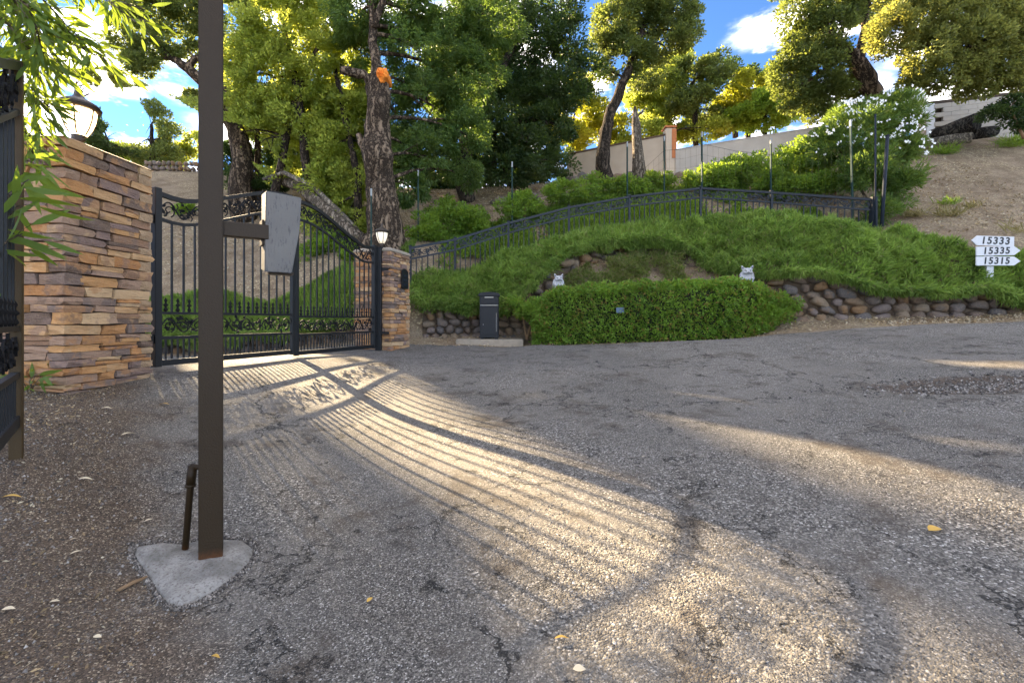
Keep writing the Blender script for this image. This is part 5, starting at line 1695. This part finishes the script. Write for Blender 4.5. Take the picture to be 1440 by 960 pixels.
tree('dense dark evergreen oak filling the middle of the hillside', [T((655, 290, 18, 12), (652, 250, 18, 11), (655, 200, 18, 10), (680, 140, 18, 8), (715, 80, 18, 5), (745, 20, 18, 3)), T((655, 210, 18, 7), (700, 180, 18, 6), (770, 160, 18, 4)), T((660, 180, 18, 6), (640, 120, 18, 4), (650, 50, 18.2, 3))],
     [B(690, 20, 18, 56, 40), B(740, 50, 18.2, 52, 40), B(780, 10, 18.3, 34, 34), B(655, 80, 18.5, 50, 50), B(705, 110, 18.6, 40, 34), B(690, 185, 18, 52, 36), B(740, 200, 17.8, 46, 32), B(790, 130, 18.2, 44, 38), B(825, 110, 18.4, 24, 30), B(770, 175, 18, 44, 28),
      B(770, 232, 17.5, 36, 20), B(715, 238, 17.6, 40, 20), B(640, 160, 18.6, 36, 40), B(625, 230, 18.2, 28, 26), B(665, 240, 18.6, 24, 18), B(760, 90, 18.8, 30, 20), B(720, 155, 19.2, 60, 40), B(680, 60, 19.2, 60, 50), B(800, 60, 18.6, 26, 34), B(740, 130, 19.4, 60, 30), B(620, 120, 19, 30, 40)],
     118000, 'oakdark', 'barkdark', (.13, .065), .38, .07, seed=11)
tree('leaning oak with dark trunk in front of the cream wall', [T((851, 256, 19, 11), (849, 205, 19, 9), (856, 165, 19, 8), (872, 125, 19, 7), (886, 95, 19, 6), (900, 50, 19, 4), (915, 10, 19, 3)), T((856, 170, 19, 5), (846, 190, 19, 5))],
     [B(868, 30, 19, 34, 34), B(905, 10, 19, 40, 32), B(945, 20, 19, 34, 30), B(930, 62, 19, 34, 24), B(885, 78, 19, 30, 22), B(960, 45, 19, 20, 18), B(848, 68, 19, 18, 20), B(900, -30, 19, 50, 26), B(905, 110, 19.2, 20, 14), B(850, 100, 19.3, 16, 12)],
     42000, 'oak', 'barkdark', (.125, .075), .34, .05, seed=13)
sn = empty('dead_snag', tuple(P(898, 253, 18.6)), 'bare dead snag with broken top between the leaning oak and terracotta column', 'dead tree')
MB().tube([P(899, 257, 18.6), P(898, 230, 18.6), P(896, 200, 18.6), P(894, 175, 18.6), P(893, 150, 18.6)], [.28, .24, .21, .17, .07], 10, True, .5).build('trunk', M['barkpale'], sn, smooth=True)
MB().tube([P(894, 165, 18.6), P(903, 158, 18.5), P(908, 150, 18.5)], [.05, .04, .01], 6).build('branch', M['barkpale'], sn, smooth=True)
cols = [('rounded yellow green tree just right of the dead snag behind the wall', [(925, 118, 34, 32), (900, 140, 22, 20), (950, 95, 26, 18), (925, 165, 26, 16)], 'oakgold', 27, 16000),
        ('green tree with a domed crown behind the terracotta column', [(975, 115, 34, 34), (1000, 100, 24, 22), (985, 155, 32, 22), (955, 150, 20, 20)], 'oak', 26, 17000),
        ('golden topped tree left of the tall right oak behind the wall', [(1050, 130, 32, 24), (1035, 150, 30, 22), (1075, 125, 22, 18)], 'yellow', 27, 11000),
        ('bright green tree with trunk seen above the stucco wall near the flowers', [(1075, 155, 34, 24), (1100, 140, 24, 22), (1040, 170, 28, 16), (1110, 165, 18, 14)], 'bush', 25, 14000),
        ('yellow backlit tree low behind the cream wall', [(800, 190, 34, 20), (835, 165, 24, 26), (870, 185, 22, 20), (780, 160, 22, 24), (815, 130, 20, 22)], 'yellow', 26, 17000),
        ('dark small treetop peeking over the golden trees', [(1030, 98, 18, 10), (1055, 108, 16, 10), (1085, 110, 16, 12)], 'oakdark', 30, 5000),
        ('low golden tree between the snag and the terracotta column', [(915, 185, 18, 14), (880, 200, 16, 12), (965, 185, 22, 12), (1000, 182, 24, 10)], 'oakgold', 26, 9000)]
for i, (lab, bl, mt, d, n) in enumerate(cols):
    cx, cy = bl[0][0], bl[0][1]
    tree(lab, [T((cx + 4, cy + 95, d, 4), (cx + 2, cy + 50, d, 3.5), (cx, cy, d, 2))], [B(a, b, d + ((k % 3) - 1) * .6, r, s) for k, (a, b, r, s) in enumerate(bl)], n, mt, 'barkdark', (.17, .10), .42, .05, seed=30 + i, name='broadleaf_tree', group='trees behind the hillside wall', twigs=3)
tree('tall oak with a thick curved limb above the white flowering shrub', [T((1262, 235, 19, 15), (1245, 170, 19, 14), (1228, 130, 19, 12), (1208, 90, 19, 11), (1186, 70, 19, 9), (1160, 40, 19, 6), (1150, -10, 19, 5)), T((1208, 90, 19, 6), (1216, 40, 19, 5), (1222, -20, 19, 4)), T((1190, 72, 19, 6), (1160, 100, 19, 4), (1130, 120, 19, 3))],
     [B(1130, 15, 19, 34, 26), B(1160, 50, 19, 38, 32), B(1120, 60, 19, 18, 20), B(1180, 15, 19, 30, 24), B(1215, 10, 19.2, 28, 22), B(1150, 95, 19, 36, 26), B(1112, 105, 19.3, 24, 24), B(1165, 125, 19.2, 30, 16), B(1135, 140, 19.4, 28, 18), B(1105, 135, 19.4, 18, 16), B(1195, 105, 19.5, 14, 16), B(1200, 135, 19.6, 16, 10), B(1160, 165, 19.6, 24, 10), B(1150, -30, 19, 60, 26)],
     52000, 'oak', 'bark', (.125, .075), .36, .07, seed=17)
tree('huge sunlit oak crown filling the top right corner', [T((1475, 205, 17.5, 22), (1465, 120, 17, 18), (1430, 60, 16.5, 12), (1380, 20, 16, 8), (1330, -10, 16, 6)), T((1460, 120, 17, 10), (1420, 110, 16.5, 6), (1360, 100, 16, 4)), T((1440, 70, 16.5, 8), (1380, 70, 16, 5), (1310, 70, 15.8, 3))],
     [B(1262, 40, 16, 34, 34), B(1300, 75, 15.8, 36, 30), B(1320, 20, 15.8, 44, 36), B(1360, 60, 15.6, 42, 36), B(1400, 25, 15.6, 44, 38), B(1430, 75, 15.8, 36, 34), B(1330, 105, 16, 34, 20), B(1385, 100, 16, 34, 22), B(1285, 110, 16.2, 22, 14), B(1270, 0, 16.2, 34, 26), B(1350, -30, 16, 80, 34), B(1290, 125, 16.4, 18, 10), B(1460, 20, 16, 40, 40), B(1425, 122, 16.5, 26, 12), B(1370, 128, 16.5, 24, 10)],
     78000, 'oakgold2' if 'oakgold2' in M else 'oak', 'bark', (.11, .065), .30, .06, seed=19)
plant('bush', 'grey blue shrub hanging in front of the block wall at the right edge', 'bush', None, tuple(P(1425, 185, 16)), [T((1440, 195, 16, 2), (1420, 150, 16, 1))], [B(1420, 150, 16, 22, 14), B(1395, 158, 16, 12, 8), B(1435, 168, 16, 14, 14)], M['oakdark'], M['twig'], 4200, (.10, .05), .22, .02, seed=4)
# far left trees seen over the near pillar
fl_ = [('round dark green tree seen just right of the glowing lantern', [(150, 195, 30, 20), (135, 172, 18, 16), (165, 205, 28, 16), (140, 215, 24, 16)], 'oakdark', 9000),
       ('tallest dark tree of the far left group with a pointed top', [(213, 175, 26, 28), (200, 200, 32, 24), (236, 195, 22, 26), (222, 155, 12, 16), (225, 222, 32, 16)], 'oak', 13000),
       ('small yellow green tree left of the brown post near the ridge', [(250, 215, 20, 14), (272, 205, 16, 16), (240, 228, 22, 9)], 'oakgold', 7000),
       ('bright green bushy tree directly behind the top edge of the near pillar', [(190, 218, 26, 14), (212, 232, 14, 14), (165, 212, 16, 12)], 'bush', 8000),
       ('low greyish tree right of the brown post at the ridge', [(335, 215, 26, 14), (370, 222, 24, 12), (395, 232, 20, 10), (345, 240, 22, 10)], 'oakdark', 8500)]
fl_ += [('dark evergreen mass low behind the gnarled trunk', [(600, 235, 34, 26), (570, 215, 30, 34), (560, 250, 24, 20), (625, 262, 30, 14)], 'oakdark', 13000),
        ('dark evergreen mass low behind the dense dark oak', [(690, 225, 44, 26), (740, 222, 40, 26), (780, 228, 28, 20), (650, 240, 30, 18), (700, 256, 48, 14), (630, 262, 40, 14), (770, 252, 36, 14)], 'oakdark', 21000),
        ('olive tree low behind the gate arch', [(430, 225, 36, 22), (480, 228, 34, 24), (400, 205, 28, 20), (460, 200, 30, 24), (510, 235, 24, 26)], 'oak', 17000)]
for i, (lab, bl, mt, n) in enumerate(fl_):
    d = 26 + i * 1.3 if i < 4 else 22
    cx, cy = bl[0][0], bl[0][1]
    tree(lab, [T((cx, cy + 70, d, 4), (cx, cy + 30, d, 3), (cx, cy, d, 2))], [B(a, b, d + (k % 2) * .5, r, s) for k, (a, b, r, s) in enumerate(bl)], n, mt, 'barkdark', (.15, .08), .34, .04, seed=50 + i, name='broadleaf_tree', group='trees along the ridge', twigs=3)
# dry stone line on the left ridge
rw = empty('ridge_wall', tuple(P(280, 240, 22.6)), 'low dark dry stone wall along the left ridge above the bare slope', 'stone wall', 'dry boulder walls')
for i in range(34):
    px = 205 + i * 6.2
    for r_ in range(2):
        p = P(px + R.uniform(-2, 2), 0, 22.6); p.z = Hs(p.x, p.y) + .12 + r_ * .24
        place_piece('boulder', BOULD[R.randrange(8)], p, (1, 0, 0), (0, -1, 0), (.22 * R.uniform(.8, 1.3), .25, .28), rw, R.uniform(-.2, .2))
# leaves added to keep the rest of the drive in shade
def shade_leaves(n, x0, x1, y0, y1, t0, t1, L, W):
    x = RN.uniform(x0, x1, n); y = RN.uniform(y0, y1, n)
    z = -.092 + .061 * x + .0818 * y
    k = ~lit_ground(x, y)
    x, y, z = x[k], y[k], z[k]; n = len(x)
    lump = vnoise(x, y, .7, 31)
    k = RN.uniform(0, 1, n) < .45 + .9 * lump
    x, y, z = x[k], y[k], z[k]; n = len(x)
    t = t0 + (t1 - t0) * np.clip(vnoise(x * 1.3, y, .9, 33) + RN.normal(size=n) * .18, 0, 1)
    S = np.array([-.95, 1.0, .586])
    pos = np.stack([x, y, z], axis=1) + t[:, None] * S[None]
    return leaf_quads(pos, rand_dirs(n), L * RN.uniform(.6, 1.3, n), W)
v, f = shade_leaves(30000, -2.6, 3.0, .6, 5.2, 45, 49, .15, .10)  # crown of an added tree, shaped to block the sun outside the beams
C = Vector(v.mean(axis=0))
gz_ = Hs(C.x, C.y)
eu = empty('eucalyptus_tree', (C.x, C.y, gz_), 'tall distant tree on the far ridge, behind the hanging long leaves at the top left', 'tree')
link_mesh('crown', np_mesh('crown', v, f, M['oak']), None, eu)
tk = MB(); tk.tube([Vector((C.x - 3.4, C.y, gz_ - .3)), Vector((C.x - 3.0, C.y, gz_ + 10)), Vector((C.x - 3.2, C.y, C.z - 3)), Vector((C.x - 3.0, C.y, C.z - .5))], [.7, .5, .25, .08], 8)
for k in range(9):
    q = Vector(v[RN.integers(0, len(v))]); s_ = Vector((C.x - 3.2, C.y, C.z - R.uniform(1, 3)))
    q = s_.lerp(q, min(1, 2.6 / (q - s_).length))
    tk.tube(bez(s_, s_.lerp(q, .5) + Vector((0, 0, .5)), q, 5), [.08, .06, .05, .03, .02], 5)
tk.build('trunk', M['barkpale'], eu, smooth=True)
v, f = shade_leaves(52000, 2.6, 8.5, .8, 7.5, 13, 16.5, .13, .09)  # more leaves added in the oak to shade the right of the drive
tag(link_mesh('inner_foliage', np_mesh('inner_foliage', v, f, M['oakgold']), None, bpy.data.objects['oak_tree.001']), kind='stuff')
# ------------------------------------------------------------------ long-leaved plant hanging in at the left edge
lm = MB()
n_ = 5
lv = [(-.0, 0, 0)]
lmv = []
for i in range(n_ + 1):
    t = i / n_
    w = math.sin(math.pi * min(1, t * 1.0) ** .8) * .5
    lmv.append((t, -w, -.18 * t * t)); lmv.append((t, w, -.18 * t * t))
lmf = [(2 * i, 2 * i + 2, 2 * i + 3, 2 * i + 1) for i in range(n_)]
leaf_me = bpy.data.meshes.new('leaf'); leaf_me.from_pydata(lmv, [], lmf); leaf_me.update(); leaf_me.materials.append(M['bamboo'])
leaf_me.polygons.foreach_set('use_smooth', [True] * len(leaf_me.polygons))
def cane_plant(label, base, canes, leaves_per, Lr, seed, nparts, name='long_leaved_shrub', maxpart=300, wr=.11):
    rr = random.Random(seed)
    root = empty(name, base, label, 'shrub')
    st = MB(); stuff = MB(); count = 0
    spots = []
    for (pts, r) in canes:
        P3 = []
        for i in range(len(pts) - 1):
            for j in range(4): P3.append(pts[i].lerp(pts[i + 1], j / 4))
        P3.append(pts[-1])
        P3 = [p + Vector((rr.uniform(-1, 1), rr.uniform(-1, 1), rr.uniform(-1, 1))) * .008 for p in P3]
        st.tube(P3, [r * (1 - .75 * i / len(P3)) for i in range(len(P3))], 5)
        for k in range(leaves_per):
            t = rr.uniform(.25, 1) * (len(P3) - 1); i = min(int(t), len(P3) - 2)
            p = P3[i].lerp(P3[i + 1], t - i); d = (P3[i + 1] - P3[i]).normalized()
            # side twig
            s = Vector((rr.gauss(0, 1), rr.gauss(0, 1), rr.gauss(0, .8))).normalized()
            q = p + (s * .7 + d * .5).normalized() * rr.uniform(.0, .14)
            if rr.random() < .5: st.tube([p, p.lerp(q, .5) + Vector((0, 0, .01)), q], [.003, .002, .0015], 3, False)
            dr = (d * .6 + s * .8 + Vector((0, 0, -.45))).normalized()
            spots.append((q, dr, rr.uniform(*Lr), rr.uniform(0, 6.28)))
    rr.shuffle(spots)
    spots.sort(key=lambda s: s[0].y + rr.uniform(0, .6))
    for i, (q, dr, L, a) in enumerate(spots):
        x = dr; z = x.orthogonal().normalized(); z = Matrix.Rotation(a, 3, x) @ z; y = z.cross(x)
        w = L * wr * 2
        m = Matrix(((x.x * L, y.x * w, z.x * L, q.x), (x.y * L, y.y * w, z.y * L, q.y), (x.z * L, y.z * w, z.z * L, q.z), (0, 0, 0, 1)))
        if i < nparts:
            o = bpy.data.objects.new('leaf', leaf_me); COL.objects.link(o); o.parent = root
            o.matrix_local = Matrix.Translation(-Vector(base)) @ m
        else:
            stuff.add([m @ Vector(v) for v in lmv], lmf)
    st.build('stems', M['barkpale'], root)
    if stuff.v: tag(stuff.build('small_leaves', M['bamboo'], root, smooth=True), kind='stuff')
    return root
rr = random.Random(77)
canes = []
for (a, b, c, d) in [((-160, -120), (20, -40), (120, 60), 3.0), ((-160, -60), (-20, 0), (95, 100), 3.1), ((-160, 40), (-20, 60), (70, 150), 3.2), ((-100, -160), (60, -60), (190, 30), 2.9),
                     ((-160, 90), (0, 110), (72, 150), 3.3), ((-160, 0), (20, 20), (150, 85), 3.0), ((-100, -120), (80, -30), (205, 15), 3.0), ((-160, 150), (0, 165), (60, 230), 3.4),
                     ((-120, -60), (40, 10), (60, 80), 2.8), ((-120, -140), (-10, -40), (50, 40), 2.7), ((-160, 160), (10, 150), (60, 215), 3.4), ((-160, 120), (20, 100), (60, 190), 3.3), ((-120, -100), (60, 20), (150, 80), 3.1),
                     ((-120, -100), (10, -10), (90, 40), 3.0), ((-160, 60), (30, 70), (90, 105), 3.3), ((-160, 20), (10, 30), (60, 120), 3.1), ((-160, -20), (-10, 10), (40, 70), 2.9)]:
    canes.append(([P(a[0], a[1], d - .3), P(b[0], b[1], d - .1), P(c[0], c[1], d)], .009))
canes.append(([P(-120, 300, 2.4), P(-60, -50, 2.5), P(10, -160, 2.6)], .03))
cane_plant('long leaved shrub hanging in front of the lantern at the top left corner', tuple(P(-120, 560, 2.7)), canes, 80, (.07, .16), 5, 290, wr=.10)
canes = [([P(-60, 420, 2.35), P(-20, 330, 2.4), P(25, 290, 2.5)], .008), ([P(-60, 420, 2.35), P(-10, 300, 2.45), P(40, 250, 2.6)], .008), ([P(-60, 440, 2.35), P(-10, 350, 2.4), P(30, 330, 2.5)], .008),
         ([P(-60, 300, 2.6), P(0, 240, 2.7), P(40, 225, 2.9)], .007)]
cane_plant('dark glossy long leaves poking through the open gate leaf at the left edge', tuple(P(-60, 600, 2.35)), canes, 16, (.16, .26), 6, 60, wr=.085)
wd = G(40, 556)
canes = [([wd, wd + Vector((dx, dy, .16))], .005) for dx, dy in ((-.06, .0), (.05, -.03), (.0, .05), (.08, .03), (-.03, -.05))]
cane_plant('small green weed at the foot of the tall stone pillar', tuple(wd), canes, 6, (.10, .17), 8, 40, name='weed')

# ------------------------------------------------------------------ single fallen leaves and twigs
fl_me = bpy.data.meshes.new('fallen_leaf')
fv = []; n_ = 6
for i in range(n_ + 1):
    t = i / n_; w = math.sin(math.pi * t ** .8) * .5
    fv += [(t - .5, -w, .10 * math.sin(t * 3) + .12 * w), (t - .5, 0, .10 * math.sin(t * 3)), (t - .5, w, .10 * math.sin(t * 3) + .12 * w)]
ffc = []
for i in range(n_):
    b = 3 * i; ffc += [(b, b + 3, b + 4, b + 1), (b + 1, b + 4, b + 5, b + 2)]
fl_me.from_pydata(fv, [], ffc); fl_me.update()
fl_me.polygons.foreach_set('use_smooth', [True] * len(fl_me.polygons))
fl_y = fl_me.copy(); fl_y.materials.append(M['dryleaf'])
fl_p = fl_me.copy(); fl_p.materials.append(M['paleleaf'])
for (px, py, L, w, a, kind, lab) in [
    (231, 572, .085, .5, 0.2, 'y', 'yellow curled leaf on the asphalt in front of the tall stone pillar'),
    (181, 615, .10, .33, 1.2, 'p', 'long pale dry leaf standing out on the soil left of the brown post'),
    (120, 679, .075, .30, 0.3, 'p', 'thin tan leaf on the soil near the open gate leaf'),
    (209, 737, .040, .6, .6, 'p', 'small white petal-like leaf left of the conduit'),
    (104, 764, .035, .4, 1.0, 'p', 'small pale leaf on the soil straight left of the footing'),
    (107, 783, .045, .3, .7, 'p', 'thin pale curled leaf just below another on the soil left of the footing'),
    (77, 853, .035, .6, .4, 'p', 'creamy blossom scrap near the bottom left corner, right one of two'),
    (12, 864, .045, .5, .3, 'p', 'creamy blossom scrap nearest the bottom left corner'),
    (137, 903, .030, .6, .1, 'p', 'tiny pale scrap below the left side of the footing'),
    (303, 932, .050, .3, -.4, 'y', 'olive curled leaf on the asphalt at the bottom below the footing'),
    (1315, 751, .075, .6, .2, 'y', 'tan leaf lying alone on the asphalt at the right'),
    (475, 580, .060, .4, -.5, 'p', 'pale leaf in the sunlight stripes in front of the gate'),
    (815, 950, .045, .6, .1, 'p', 'pale chip of leaf at the bottom centre'),
    (790, 906, .055, .3, .1, 'y', 'reddish brown leaf on the coarse asphalt at bottom centre'),
    (906, 646, .035, .6, .1, 'p', 'tiny pale ring-like leaf in the middle of the drive'),
    (16, 705, .09, .3, .3, 'y', 'brown leaf at the left edge below the open gate leaf'),
    (150, 578, .08, .25, .2, 'p', 'thin pale leaf on the soil close to the pillar foot'),
    (352, 642, .03, .7, .1, 'p', 'pair-like yellow scrap right of the brown post, on the shaded asphalt'),
    (520, 850, .03, .6, .9, 'y', 'small orange leaf scrap in the shade right of the footing')]:
    g_ = G(px, py)
    o = bpy.data.objects.new('fallen_leaf', fl_y if kind == 'y' else fl_p); COL.objects.link(o)
    o.location = (g_.x, g_.y, g_.z + .022); o.scale = (L, L * w, L); o.rotation_euler = (R.uniform(-.2, .2), R.uniform(-.2, .2), a)
    tag(o, lab, 'leaf', 'single fallen leaves on the drive')
g_ = G(186, 826)
o = MB().tube([g_ + Vector((-.02, -.05, .018)), g_ + Vector((.0, .0, .022)), g_ + Vector((.025, .05, .02))], [.008, .0085, .007], 7).build('stick', M['twig'], None, smooth=True)
tag(o, 'short brown stick lying against the left edge of the concrete footing', 'stick')
g_ = G(539, 489)
o = MB().box(g_ + Vector((0, 0, .016)), (.22, .10, .004)).build('paint_mark', M['bluepaint'])
tag(o, 'small blue paint mark on the asphalt at the foot of the far pillar', 'paint mark')
g_ = P(872, 436, 9.41)
o = MB().box(g_, (.16, .012, .11)).build('small_plate', M['paper'])
tag(o, 'small pale blue plate half hidden in the front face of the clipped hedge', 'plate')

# grass tufts on the dirt slope
def tuft(px, py, d, s, label, mat='bush', n=70):
    p = P(px, py, d); p.z = Hs(p.x, p.y)
    root = empty('grass_tuft', tuple(p), label, 'grass tuft', 'tufts on the dirt slope')
    pos = np.array(p)[None] + RN.normal(size=(n, 3)) * np.array([s * .35, s * .35, .0])
    d_ = unit(RN.normal(size=(n, 3)) * np.array([.6, .6, .1]) + np.array([0, 0, .8]))
    v, f = leaf_quads(pos, d_, s * RN.uniform(.5, 1.2, n), .02, .1)
    link_mesh('blades', np_mesh('blades', v, f, M[mat]), None, root)
M['drygrass'] = mat_leaf('dry_grass', (.18, .15, .06), (.36, .30, .12), (.3, .25, .08), .3)
tuft(1328, 212, 17.0, .55, 'green tuft just below the cut logs', 'bush', 260)
tuft(1425, 205, 17.0, .7, 'wide green tuft right of the cut logs at the photo edge', 'bush', 320)
tuft(1332, 285, 13.2, .35, 'green tuft half way up the dirt slope', 'bush', 120)
tuft(1335, 318, 12.2, .45, 'dry straw coloured tuft in the middle of the dirt slope', 'drygrass', 150)
tuft(1365, 300, 12.9, .30, 'sparse yellow tuft right of the dry tuft on the slope', 'drygrass', 80)
tuft(1285, 300, 12.6, .40, 'yellow green tuft beside the leaning steel post', 'drygrass', 120)
tuft(1432, 325, 10.6, .55, 'tall thin weed above the arrow signs at the right edge', 'drygrass', 40)
